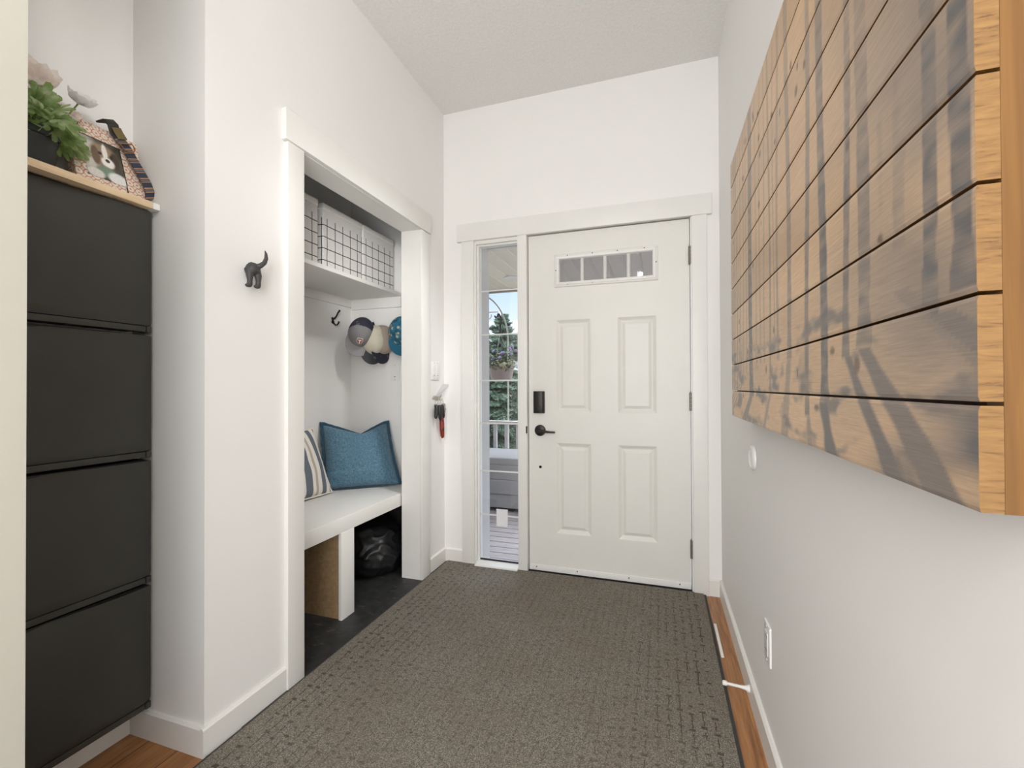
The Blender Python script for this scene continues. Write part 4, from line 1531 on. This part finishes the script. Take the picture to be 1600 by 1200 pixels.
def flower(center, axis, rad, mat, layers=4, cup=0.5, seed=0, xmin=-1e9):
    c = Vector(center)
    ax = Vector(axis).normalized()
    a = Vector((1, 0, 0)) if abs(ax.x) < 0.8 else Vector((0, 1, 0))
    u = (a - ax * a.dot(ax)).normalized()
    v2 = ax.cross(u)
    m_ = MB()
    rg_ = random.Random(seed)
    for L in range(layers):
        n_ = 7 if L else 5
        f0 = 0.35 + 0.65 * L / max(1, layers - 1)
        open_ = cup + (0.80 - cup) * L / max(1, layers - 1)
        for k in range(n_):
            an = 2 * math.pi * (k + 0.5 * (L % 2)) / n_ + rg_.uniform(-.15, .15)
            dr = u * math.cos(an) + v2 * math.sin(an)
            sd = ax.cross(dr)
            ln = rad * f0 * rg_.uniform(0.9, 1.08)

            def pet(a_, b_):
                wv_ = math.sin(math.pi * min(1, 0.12 + b_ * 0.80)) ** 0.6
                x_ = (a_ - 0.5) * ln * 1.15 * wv_
                out = ln * b_ * open_
                hgt = ln * (b_ ** 1.5) * (1.25 - open_ * 0.72) + 0.10 * ln * abs(a_ - .5) * 2 + 0.05 * ln * math.sin(9 * a_ + k * 2 + L) * b_
                q = c + dr * out + sd * x_ + ax * hgt
                q.x = max(q.x, xmin)
                return q
            m_.grid(pet, 4, 6)
    return m_


fpos = [((PX + 0.000, PY + 0.022, ZT + 0.222), (0.75, -0.30, 0.50), 0.056, 'petal_pink', 'pale pink bloom'),
        ((PX + 0.005, PY - 0.070, ZT + 0.222), (0.75, -0.3, 0.5), 0.050, 'petal_pink', 'pale pink bloom'),
        ((PX + 0.000, PY + 0.112, ZT + 0.222), (0.55, 0.05, 0.7), 0.040, 'petal_white', 'white bloom'),
        ((PX - 0.035, PY + 0.100, ZT + 0.185), (0.75, 0.0, 0.6), 0.036, 'petal_pink', 'pale pink bloom')]
for i, (c, ax, rd, mt, lb) in enumerate(fpos):
    fo = flower(c, ax, rd, mt, 4, 0.45, i, XAL + 0.003).build('bloom', mt, pl_, smooth=True, angle=180)
    c = Vector(c)
    sm = MB()
    sm.tube([Vector((PX, PY + 0.01, ZT + 0.078)), Vector((PX * .5 + c.x * .5, PY * .4 + c.y * .6, ZT + 0.13)), c], [0.0022, 0.002, 0.002], 6)
    sm.build('bloom_stem', 'stem_green', fo, smooth=True)

# ------------------------------------------------------------------ keepsake box with photo (leans back)
BXW, BXH, BXT = 0.185, 0.205, 0.030
bx = thing('keepsake_box', (0, 0, 0), 'mandala patterned keepsake box with a puppy photo, leaning on the wall', 'box')
m = boxes((-BXW / 2, BXW / 2, 0, BXT, 0, BXH))
m.build('body', 'mandala_paper', bx, bevel=0.002)
m = MB()
for (x0, x1, z0, z1) in ((-0.066, -0.0635, 0.155, BXH), (-0.064, 0.040, 0.152, 0.155), (0.034, 0.0365, 0.0, 0.032), (0.0345, 0.037, 0.028, 0.153)):
    m.box(x0, x1, -0.0012, 0.001, z0, z1)
m.build('dark_edging', 'dark_hole', bx)
# the photo: white-and-tan puppy on dark ground, painted per vertex as a print
m = MB()
gw, gh = 60, 76
W_, H_ = 0.098, 0.130
vs = m.grid(lambda u_, v_: Vector((-0.064 + W_ * u_, -0.0016, 0.022 + H_ * v_)), gw, gh)
ph = m.build('photo', 'dog_photo', bx)
me = ph.data
ca = me.color_attributes.new('print', 'FLOAT_COLOR', 'POINT')
cols_ = np.zeros((len(me.vertices), 4), np.float32)
idx = 0


def blob(u_, v_, cu, cv, ru, rv, soft=0.15):
    d = math.hypot((u_ - cu) / ru, (v_ - cv) / rv)
    return max(0.0, min(1.0, (1 + soft - d) / (2 * soft)))


for vtx in me.vertices:
    u_ = (vtx.co.x + 0.064) / W_
    v_ = (vtx.co.z - 0.022) / H_
    c = Vector(lin(74, 70, 58))
    nz = noise.noise(Vector((u_ * 6, v_ * 6, 2)))
    c = c * (1 + 0.5 * nz)

    def lay(col_, k):
        global c
        c = c.lerp(Vector(col_), max(0, min(1, k)))
    lay(lin(196, 190, 180), blob(u_, v_, 0.10, 0.55, 0.30, 0.45, .3))            # pale cushion behind
    lay(lin(150, 128, 104), blob(u_, v_, 0.52, 0.62, 0.36, 0.30))                 # head tan
    lay(lin(110, 86, 66), blob(u_, v_, 0.30, 0.58, 0.11, 0.24))                   # ear
    lay(lin(70, 56, 46), blob(u_, v_, 0.80, 0.58, 0.12, 0.22))                    # ear
    lay(lin(236, 230, 222), blob(u_, v_, 0.56, 0.74, 0.07, 0.20))                 # blaze
    lay(lin(238, 232, 226), blob(u_, v_, 0.60, 0.48, 0.17, 0.13))                 # muzzle
    lay(lin(40, 34, 32), blob(u_, v_, 0.60, 0.53, 0.060, 0.045))                  # nose
    lay(lin(34, 28, 26), blob(u_, v_, 0.43, 0.67, 0.050, 0.040))                  # eyes
    lay(lin(34, 28, 26), blob(u_, v_, 0.72, 0.66, 0.050, 0.040))
    lay(lin(120, 140, 118), blob(u_, v_, 0.52, 0.22, 0.26, 0.14))                 # green bandana
    lay(lin(226, 224, 222), blob(u_, v_, 0.80, 0.12, 0.26, 0.15))                 # paw
    lay(lin(214, 208, 200), blob(u_, v_, 0.22, 0.10, 0.22, 0.12))
    c = c * (1 + 0.12 * noise.noise(Vector((u_ * 20, v_ * 20, 5))))
    cols_[idx] = (c.x, c.y, c.z, 1)
    idx += 1
ca.data.foreach_set('color', cols_.ravel())
LEAN = 0.30
# local x -> +Y (world), local y (depth) -> -X tilted, local z -> up tilted back
bz = Vector((-math.sin(LEAN), 0, math.cos(LEAN)))
by = Vector((-math.cos(LEAN), 0, -math.sin(LEAN)))
xf(bx, (-0.788, -1.722, ZT + 0.009), (Vector((0, 1, 0)), by, bz))

# ------------------------------------------------------------------ dog collar draped on the box
cl = thing('dog_collar', (0, 0, 0), 'striped navy dog collar with olive buckle draped over the box corner', 'dog collar')


def bxp(lx, ly, lz):
    return Vector((-0.788, -1.722, ZT + 0.009)) + Vector((0, 1, 0)) * lx + by * ly + bz * (lz if lz < 0.03 else lz + 0.027 * min(1, (lz - .03) / .1))


m = MB()
ctrl = [(0.028, -0.014, 0.166), (0.040, -0.018, 0.140), (0.054, -0.018, 0.112), (0.070, -0.018, 0.080), (0.086, -0.017, 0.050), (0.095, -0.012, 0.026), (0.094, -0.004, 0.010), (0.089, 0.002, 0.006)]
pts = []
for a, b in zip(ctrl, ctrl[1:]):
    for k in range(5):
        q = k / 5
        pts.append(bxp(*[a[i] + (b[i] - a[i]) * q for i in range(3)]))
pts.append(bxp(*ctrl[-1]))
sd = [(Vector((0.1, 0.86, 0.0)) + bz * 0.35 + by * -0.1) for _ in pts]
m.ribbon(pts, sd, 0.0135, 0.0028, 0.030)
m.build('strap', 'collar_stripe', cl, smooth=False)
m = MB()
q0, q1 = bxp(0.026, -0.014, 0.166), bxp(0.008, -0.012, 0.196)
mid = bxp(0.018, -0.022, 0.190)
m.ribbon([q0, mid, bxp(0.012, -0.016, 0.205), bxp(0.002, 0.000, 0.200)], [sd[0]] * 4, 0.0145, 0.006)
m.build('buckle', 'dark_buckle', cl, bevel=0.001)
m = MB()
m.ribbon([bxp(0.038, -0.0225, 0.150), bxp(0.030, -0.0215, 0.170), bxp(0.024, -0.024, 0.182)], [sd[0]] * 3, 0.0125, 0.004)
bo = m.build('buckle_plate', 'olive_buckle', cl, bevel=0.001)
bo['label'] = 'olive metal buckle plate'
m = MB()
rc = bxp(0.046, -0.026, 0.128)
dn = (pts[8] - pts[3]).normalized()
sdn = sd[0].normalized()
rp = [rc - sdn * 0.017 - dn * 0.010]
for k in range(13):
    a = math.pi * k / 12
    rp.append(rc - sdn * 0.017 * math.cos(a) + dn * (0.016 * math.sin(a)))
rp.append(rc + sdn * 0.017 - dn * 0.010)
rp.append(rp[0])
m.tube(rp, 0.0018, 8)
m.build('d_ring', 'bronze_ring', cl, smooth=True)

# ------------------------------------------------------------------ wooden forest picture on the right wall
XP = 1.0
YP0, YP1, ZP0, ZP1 = -0.872, -2.160, 1.008, 1.900
NPL = 10
PH = (ZP1 - ZP0) / NPL
art = thing('wood_picture', (XR, (YP0 + YP1) / 2, ZP0), 'large picture of a snowy forest printed on ten pine planks, on the right wall', 'picture')
rng = random.Random(5)
TR = [  # s from far edge, width, base z, darkness
    (0.010, .012, 1.10, .75), (0.035, .010, 1.12, .6), (0.060, .014, 1.10, .75), (0.085, .009, 1.14, .6), (0.115, .016, 1.10, .7), (0.150, .010, 1.14, .55), (0.185, .014, 1.12, .6),
    (0.235, .014, 1.13, .55), (0.280, .012, 1.15, .5), (0.345, .050, 1.085, 1.0), (0.42, .010, 1.17, .45), (0.47, .012, 1.17, .45), (0.52, .010, 1.17, .5), (0.575, .016, 1.10, .7), (0.615, .010, 1.18, .45), (0.650, .018, 1.17, .6),
    (0.735, .028, 1.165, .75), (0.855, .022, 1.06, .85), (0.928, .032, 1.085, 1.0), (1.025, .022, 1.150, .9), (1.075, .036, 1.160, .85),
    (1.130, .014, 1.20, .55), (1.168, .030, 1.215, .7), (1.218, .026, 1.175, .95), (1.243, .006, 1.2, .3), (1.272, .030, 1.19, 1.0)]
KN = [(rng.uniform(0.05, 1.25), rng.uniform(ZP0 + .02, ZP1 - .02), rng.uniform(.004, .011), rng.uniform(.003, .006)) for _ in range(46)]
VPs, VPz = 0.80, 1.62        # direction from which the ground shadows fan out
SHAD = [(0.345, 1.085, .05, .8), (0.575, 1.10, .02, .6), (0.735, 1.165, .03, .6), (0.855, 1.06, .022, .7), (0.928, 1.085, .034, 1.0),
        (1.025, 1.150, .026, .95), (1.075, 1.160, .040, .9), (1.168, 1.215, .04, .8), (0.10, 1.11, .02, .7), (0.16, 1.12, .02, .6), (0.22, 1.13, .02, .6), (1.24, 1.18, .05, .9)]
TAN = np.array(lin(224, 188, 146)); TAN2 = np.array(lin(204, 166, 126)); GREY = np.array(lin(100, 102, 106)); DGREY = np.array(lin(56, 58, 64)); KNOT = np.array(lin(88, 60, 40))


def print_color(s_, z_):
    """s_, z_ arrays -> rgb print on wood"""
    n1 = np.array([noise.noise(Vector((a * 3.1, b * 9, 0))) for a, b in zip(s_, z_)])
    n2 = np.array([noise.noise(Vector((a * 9, b * 26, 4))) for a, b in zip(s_, z_)])
    n3 = np.array([noise.noise(Vector((a * 30, b * 70, 8))) for a, b in zip(s_, z_)])
    c = TAN[None, :] * (0.5 + 0.5 * np.clip(0.5 + n1, 0, 1))[:, None] + TAN2[None, :] * (0.5 - 0.5 * np.clip(0.5 + n1, 0, 1))[:, None]
    # plank to plank tone
    pid = np.floor((z_ - ZP0) / PH)
    tone = 1 + 0.09 * np.sin(pid * 2.4 + 1)
    c = c * tone[:, None]
    k = np.zeros_like(s_)
    # hazy grey veil at the near end
    veil = np.clip((s_ - 0.82) / 0.38, 0, 1) * 0.72 * np.clip(0.70 + n1 * .9, 0.15, 1)
    k = np.maximum(k, veil)
    for (ts, tw, tb, td) in TR:
        wob = 0.006 * np.sin(z_ * 7 + ts * 40) + (z_ - 1.4) * 0.012 * math.sin(ts * 31)
        ww = tw * (0.5 + 0.10 * n2) * (1 + 0.35 * np.clip((tb + 0.05 - z_) / 0.05, 0, 1))
        e_ = np.clip((ww - np.abs(s_ - ts - wob)) / 0.004 + 0.5, 0, 1)
        up = np.clip((z_ - tb) / 0.008 + 0.5, 0, 1)
        fade = 1 - (0.40 if ts < 1.1 else 0.1) * np.clip((z_ - 1.35) / 0.5, 0, 1)
        k = np.maximum(k, e_ * up * td * fade * (0.92 + 0.25 * n3))
    # snow ground with long shadows
    gz = 1.235 + 0.012 * np.sin(s_ * 9)
    ground = np.clip((gz - z_) / 0.02, 0, 1)
    for (ss, sb, sw_, sd_) in SHAD:
        if ss == VPs:
            continue
        dirx = (ss - VPs) / (sb - VPz)                 # ds/dz along the ray
        cs = ss + (z_ - sb) * dirx * 1.8
        wdt = sw_ * (0.5 + (sb - z_) * 3.0) + 0.008 * n2
        e_ = np.clip((wdt - np.abs(s_ - cs + 0.012 * n1)) / 0.012 + 0.5, 0, 1) * (z_ < sb)
        k = np.maximum(k, e_ * sd_ * 0.97)
    right = np.clip((s_ - 0.98 + (z_ - 1.02) * -1.2) / 0.25, 0, 1) * ground
    k = np.maximum(k, right * np.clip(0.78 + 0.9 * n2, 0, 1))
    k = np.maximum(k, ground * np.clip(n2 * 2.0 + n3 * 0.8 - 0.10, 0, 0.85))
    # twiggy scrub
    tw = np.clip(np.abs(n3) * -9 + 0.9, 0, 1) * np.clip(1 - np.abs(z_ - 1.23) / 0.06, 0, 1) * np.clip((s_ - .9) / .2, 0, 1)
    k = np.maximum(k, 0.5 * tw)
    k = np.clip(k, 0, 1)[:, None]
    ink = GREY[None, :] * (1 - np.clip(k - .6, 0, 1)) + DGREY[None, :] * np.clip(k - .6, 0, 1)
    c = c * (1 - k * 0.94) + ink * k * 0.94
    for (ks, kz, ka, kb) in KN:
        d = np.sqrt(((s_ - ks) / ka) ** 2 + ((z_ - kz) / (kb * 1.7)) ** 2)
        kk = np.clip((1.25 - d) / 0.5, 0, 1)[:, None] * 0.75
        c = c * (1 - kk) + KNOT[None, :] * kk
    return np.clip(c, 0, 1)


m = MB()
bm = m.bm
NS, NZ = 380, 22
SY = YP0 - YP1
facs = []
svals = []
for p in range(NPL):
    z0 = ZP0 + p * PH + 0.0017
    z1 = ZP0 + (p + 1) * PH - 0.0017
    rows = []
    for j in range(NZ + 1):
        zf = z0 + (z1 - z0) * j / NZ
        dx = 0.0012 if j in (0, NZ) else 0.0
        rows.append([bm.verts.new((XP + dx, YP0 - SY * (i / NS), zf)) for i in range(NS + 1)])
    for j in range(NZ):
        for i in range(NS):
            bm.faces.new((rows[j][i], rows[j][i + 1], rows[j + 1][i + 1], rows[j + 1][i]))
    back = [[bm.verts.new((XP + 0.016, YP0 - SY * (i / NS), zz)) for i in (0, NS)] for zz in (z0, z1)]
    # top, bottom, far and near ends
    f_ = bm.faces.new(rows[0] + [back[0][1], back[0][0]]); f_.material_index = 1
    f_ = bm.faces.new(rows[-1] + [back[1][1], back[1][0]]); f_.material_index = 1
    f_ = bm.faces.new([r_[0] for r_ in rows] + [back[1][0], back[0][0]]); f_.material_index = 2
    f_ = bm.faces.new([r_[-1] for r_ in rows] + [back[1][1], back[0][1]]); f_.material_index = 2
pk = m.build('printed_planks', ['printed_wood', 'honey_pine', 'pine_end_grain'], art)
me = pk.data
co = np.zeros(len(me.vertices) * 3, np.float32)
me.vertices.foreach_get('co', co)
co = co.reshape(-1, 3)
wl = world_loc(art)
sarr = YP0 - (co[:, 1] + wl.y)
zarr = co[:, 2] + wl.z
rgb = print_color(sarr.astype(np.float64), zarr.astype(np.float64))
ca = me.color_attributes.new('print', 'FLOAT_COLOR', 'POINT')
ca.data.foreach_set('color', np.concatenate([rgb, np.ones((len(rgb), 1))], 1).astype(np.float32).ravel())
# box frame behind the planks
m = boxes((XP + 0.0165, XR - 0.001, YP1 + 0.0005, YP1 + 0.020, ZP0 + .0012, ZP1 - .0012), (XP + 0.0165, XR - 0.001, YP0 - 0.020, YP0 - .0005, ZP0 + .0012, ZP1 - .0012),
          (XP + 0.0165, XR - 0.001, YP1 + 0.020, YP0 - 0.020, ZP0 + .0012, ZP0 + 0.020), (XP + 0.0165, XR - 0.001, YP1 + 0.020, YP0 - 0.020, ZP1 - 0.020, ZP1 - .0012))
fr_ = m.build('box_frame', 'honey_pine', art)
fr_['label'] = 'honey-coloured pine side of the box frame'
boxes((XP + 0.0162, XP + 0.0200, YP1 + 0.021, YP0 - 0.021, ZP0 + 0.021, ZP1 - 0.021)).build('backing', 'knot_brown', art)
m = MB()
m.prism(ellipse_pts(1.047, 1.258, 0.009, 0.007), 'y', YP1 - 0.0004, YP1 + 0.004)
m.build('knot', 'knot_brown', fr_)

# ------------------------------------------------------------------ hall ceiling lamp and a fixture added for the closet fill spot (above and behind the view)
for (lx, ly, lb) in ((0.55, -2.75, 'round ceiling lamp over the hall'), (0.62, -0.95, 'small ceiling fixture added for the closet fill spot')):
    r = thing('ceiling_lamp', (lx, ly, ZC - 0.09), lb, 'ceiling lamp')
    m = MB()
    m.lathe([(0, 0), (0.09, 0), (0.09, -0.015), (0.075, -0.03), (0.03, -0.04), (0.02, -0.07), (0, -0.07)], (lx, ly, ZC), seg=40)
    m.build('base', 'white_plastic', r, smooth=True)

# ------------------------------------------------------------------ porch and outdoors
PD = -0.12
dk = MB()
k = 0
y = 0.20
pitch = 0.112
struct('floor_porch', boxes((-4.0, 2.6, 0.16, 3.0, -0.35, PD - 0.03)), 'dark_hole')
m = MB()
while y < 2.85:
    m.box(-4.0, 2.6, y, y + pitch - 0.012, PD - 0.028, PD)
    y += pitch
struct('deck_boards', m, 'deck_wood', 'grey deck boards of the porch', 'deck')
# soffit with grooved vinyl boards running outwards
m = MB()
x = -4.2
while x < 2.8:
    m.prism([(x, 2.300), (x + 0.008, 2.292), (x + 0.118, 2.292), (x + 0.126, 2.300), (x + 0.150, 2.300), (x + 0.150, 2.32), (x, 2.32)], 'y', 0.16, 2.55)
    x += 0.150
struct('ceiling_porch', m, 'soffit_vinyl', 'grooved cream porch ceiling', 'ceiling')
struct('roof_porch', boxes((-4.4, 3.0, 0.16, 2.75, 2.33, 2.45)), 'fascia_brown')
struct('beam_porch', boxes((-4.2, 2.8, 2.47, 2.55, 2.270, 2.33)), 'fascia_brown', 'dark beam at the porch edge', 'beam')
pdl = MB()
pdl.lathe([(0, 0), (0.05, 0), (0.07, -0.004), (0.085, -0.003), (0.088, 0.006), (0, 0.006)], (-0.745, 1.95, 2.288), seg=30)
tag(pdl.build('recessed_light', 'rail_paint', smooth=True), 'small round recessed light in the porch ceiling', 'ceiling light')
# railing
rl = thing('porch_railing', (-1.0, 2.52, PD), 'grey porch railing with square balusters beyond the sidelight', 'railing')
boxes((-3.6, 2.2, 2.47, 2.57, 0.665, 0.705)).build('top_rail', 'rail_paint', rl, bevel=0.004)
boxes((-3.6, 2.2, 2.50, 2.54, 0.06, 0.10)).build('bottom_rail', 'rail_paint', rl, bevel=0.004)
x = -2.05
while x < 0.2:
    boxes((x, x + 0.040, 2.50, 2.54, 0.10, 0.665)).build('baluster', 'rail_paint', rl)
    x += 0.146
for x in (-3.5, 1.9):
    boxes((x - .05, x + .05, 2.47, 2.57, PD, 2.27)).build('post', 'rail_paint', rl)
# covered seat on the porch
sf = thing('patio_sofa', (-1.15, 1.85, PD), 'grey fabric covered patio sofa on the deck, seen through the sidelight', 'patio sofa')
boxes((-2.0, -0.35, 1.55, 2.25, 0.335, 0.412)).build('cover_top', 'grey_outdoor_fabric', sf, bevel=0.03, seg=5)
boxes((-1.99, -0.36, 1.545, 2.25, 0.195, 0.345)).build('cover_body', 'grey_outdoor_fabric', sf, bevel=0.02, seg=5)
boxes((-1.99, -0.36, 1.54, 2.25, 0.055, 0.200)).build('cover_body', 'grey_outdoor_fabric', sf, bevel=0.02, seg=5)
boxes((-1.98, -0.37, 1.56, 2.23, PD + 0.04, 0.060)).build('cover_skirt', 'grey_outdoor_fabric', sf, bevel=0.008)
for x in (-1.9, -0.72):
    boxes((x, x + 0.09, 1.6, 1.69, PD, PD + 0.05)).build('foot', 'dark_hole', sf)
# white framed screen panel beside the window
fp = thing('screen_panel', (-0.66, 0.80, PD), 'white framed grey panel standing on the deck at the sidelight edge', 'panel')
m = boxes((-0.600, -0.578, 0.80, 0.822, PD, PD + 0.19), (-0.9, -0.600, 0.80, 0.822, PD, PD + 0.022), (-0.9, -0.600, 0.80, 0.822, PD + 0.168, PD + 0.19))
m.build('frame', 'white_plastic', fp, bevel=0.002)
boxes((-0.9, -0.60, 0.808, 0.814, PD + 0.02, PD + 0.17)).build('infill', 'dark_rubber', fp)
# hanging bracket and basket
ar = thing('garden_arch', (-1.49, 2.62, -0.9), 'grey metal arch with scrolled crossbar behind the porch railing', 'arch')
m = MB()
arc = []
for k in range(25):
    a = math.pi * k / 24
    arc.append((-1.495 + 0.475 * math.cos(a), 2.62, 1.705 + 0.60 * math.sin(a)))
m.tube([(-1.02, 2.62, -0.9)] + arc + [(-1.97, 2.62, -0.9)], 0.010, 10)
m.build('hoop', 'steel', ar, smooth=True)
m = MB()
m.tube([(-1.955, 2.62, 2.055), (-1.18, 2.62, 2.055), (-1.13, 2.60, 2.045), (-1.06, 2.46, 1.985), (-1.03, 2.39, 1.962)], 0.008, 8)
m.build('crossbar', 'steel', ar, smooth=True)
m = MB()
sp_ = [(-1.29 + (0.010 + 0.0037 * k) * math.cos(k * 0.55), 2.62, 2.008 + (0.010 + 0.0037 * k) * math.sin(k * 0.55)) for k in range(13)]
m.tube(sp_, 0.006, 8)
m.build('scroll', 'steel', ar, smooth=True)
hb = thing('hanging_basket', (-1.03, 2.36, 1.19), 'taupe hanging planter full of cream and violet flowers on the porch', 'hanging basket')
BX, BY, BZ = -1.02, 2.38, 1.185
m = MB()
prof = [(0, 0), (0.105, 0), (0.115, 0.01), (0.150, 0.155), (0.158, 0.160), (0.160, 0.185), (0.150, 0.185), (0.145, 0.165), (0, 0.165)]
m.lathe(prof, (BX, BY, BZ), seg=40)
for k in range(40):
    pass
m.build('planter', 'planter_taupe', hb, smooth=True, angle=40)
m = MB()
m.tube([(BX - 0.085, BY, 1.965), (BX - 0.075, BY, 1.945), (BX - 0.05, BY, 1.955), (BX - 0.04, BY, 1.99), (BX - 0.03, BY, 1.985), (BX - 0.005, BY, 1.93), (BX - 0.015, BY, 1.82), (BX - 0.02, BY, 1.74)], 0.011, 8)
m.build('crook_hook', 'black_metal', hb, smooth=True)
m = MB()
for a in (0.3, 2.4, 4.5):
    m.tube([(BX - 0.02, BY, 1.75), (BX + 0.155 * math.cos(a), BY + 0.155 * math.sin(a), BZ + 0.18)], 0.002, 5)
m.build('hanger_wires', 'steel', hb)
r9 = random.Random(4)
m = MB()
for k in range(420):
    a = r9.uniform(0, 6.283); q = r9.random() ** 0.5 * 0.21
    h = 0.16 + 0.20 * (1 - (q / 0.22) ** 2) * r9.random() - 0.10 * max(0, q - 0.15) / 0.06 * r9.random()
    p = Vector((BX + q * math.cos(a), BY + q * math.sin(a), BZ + h))
    d = Vector((math.cos(a), math.sin(a), r9.uniform(-.5, .8))).normalized()
    s_ = d.cross(Vector((0, 0, 1))).normalized()
    L = r9.uniform(0.035, 0.065)
    vs = [m.bm.verts.new(x_) for x_ in (p, p + d * L * .5 + s_ * L * .28, p + d * L, p + d * L * .5 - s_ * L * .28)]
    m.bm.faces.new(vs)
m.build('leaves', 'basket_leaves', hb)
for k in range(46):
    a = r9.uniform(3.3, 6.2) if k % 3 else r9.uniform(0, 6.283)
    q = r9.uniform(0.06, 0.20)
    viol = k % 4 == 0
    h = 0.20 + (0.16 if viol else 0.05) * r9.random() + (0.05 if viol else -0.05) * (q / .2)
    m = flower((BX + q * math.cos(a), BY + q * math.sin(a), BZ + h), (math.cos(a) * .7, math.sin(a) * .9 - .3, 0.6), r9.uniform(0.018, 0.030), '', 2, 0.7, k)
    m.build('blossom', 'petal_violet' if viol else 'petal_cream', hb, smooth=True)

# spruce
def spruce(x, y, z0, z1, rad, label, seed):
    r = thing('spruce_tree', (x, y, z0), label, 'tree')
    m_ = MB()
    m_.tube([(x, y, z0), (x, y, z1)], [0.09, 0.008], 10)
    trunk_mb = m_
    g = random.Random(seed)
    m_ = MB()
    ml = trunk_mb
    z = z0 + 0.3
    lev = 0
    while z < z1 - 0.02:
        q = (z1 - z) / (z1 - z0)
        L = rad * (q ** 0.85) + 0.03
        nb = 19 if q > 0.2 else 8
        for b in range(nb):
            a = 2 * math.pi * (b + 0.5 * (lev % 2)) / nb + g.uniform(-.2, .2)
            Lb = L * g.uniform(0.55, 1.12)
            base = Vector((x, y, z))
            pts_ = []
            rise = g.uniform(0.7, 1.0) if q < .3 else g.uniform(0.05, 0.40)
            for k_ in range(9):
                s_ = k_ / 8
                pts_.append(base + Vector((math.cos(a) * Lb * s_, math.sin(a) * Lb * s_, Lb * (rise * s_ - 0.30 * s_ * s_))))
            ml.tube(pts_, [0.012 * (1 - .7 * i_ / 8) * (0.4 + q) for i_ in range(9)], 4, False)  # branch tubes share one mesh with the stem
            for k_ in range(1, 9):
                for sg in (-1, 1):
                    nt_ = max(2, int(7 * q + 3))
                    sidev = Vector((-math.sin(a), math.cos(a), 0)) * sg
                    tl = 0.34 * Lb * (1.05 - k_ / 9) + 0.06
                    p0 = pts_[k_]
                    dv = (sidev * 0.8 + (pts_[k_] - pts_[k_ - 1]).normalized() * 0.7 + Vector((0, 0, g.uniform(-.25, .05)))).normalized()
                    for t_ in range(nt_):
                        c_ = p0 + dv * tl * (t_ + .5) / nt_
                        for w_ in range(6):
                            nd_ = (dv * 0.6 + Vector((g.uniform(-1, 1), g.uniform(-1, 1), g.uniform(-.5, 1)))).normalized() * g.uniform(0.028, 0.05)
                            pr = nd_.cross(Vector((g.uniform(-1, 1), g.uniform(-1, 1), .3))).normalized() * 0.008
                            vs_ = [m_.bm.verts.new(p_) for p_ in (c_ - pr, c_ + pr, c_ + nd_)]
                            m_.bm.faces.new(vs_)
        z += (0.10 if q > .25 else 0.085) * g.uniform(.8, 1.2)
        lev += 1
    ml.build('trunk_branches', 'bark', r, smooth=True)
    m_.build('needles', 'spruce_needles', r)
    return r


spruce(-2.03, 5.3, -0.9, 2.46, 1.15, 'blue-green spruce tree standing beyond the porch railing', 3)

# house across the way
hs = thing('house', (-6.4, 17.5, -0.9), 'pale house with grey shingle roof beyond the spruce', 'house')
boxes((-10.5, -1.5, 16.5, 22.0, -0.9, 2.80)).build('wall', 'siding_white', hs)
m = MB()
m.prism([(16.0, 2.68), (19.2, 4.55), (22.5, 2.68), (22.5, 2.55), (19.2, 4.40), (16.0, 2.55)], 'x', -10.9, -5.05)
m.build('roof', 'roof_shingle', hs)
m = MB()
m.prism([(-5.6, 2.75), (-3.4, 4.3), (-1.2, 2.75), (-1.2, 2.6), (-3.4, 4.15), (-5.6, 2.6)], 'y', 15.4, 21.0)
rf = m.build('gable_roof', 'roof_shingle', hs)
m = MB()
m.prism([(-5.3, 2.7), (-3.4, 4.1), (-1.5, 2.7)], 'y', 15.9, 16.4)
m.build('gable_wall', 'siding_white', hs)
wdw = boxes((-7.2, -6.4, 16.46, 16.5, 1.5, 2.3)).build('window', 'dark_rubber', hs)
struct('lawn_ground', boxes((-40, 30, 3.0, 60, -1.0, -0.9)), 'lawn', 'pale ground outside', 'lawn')
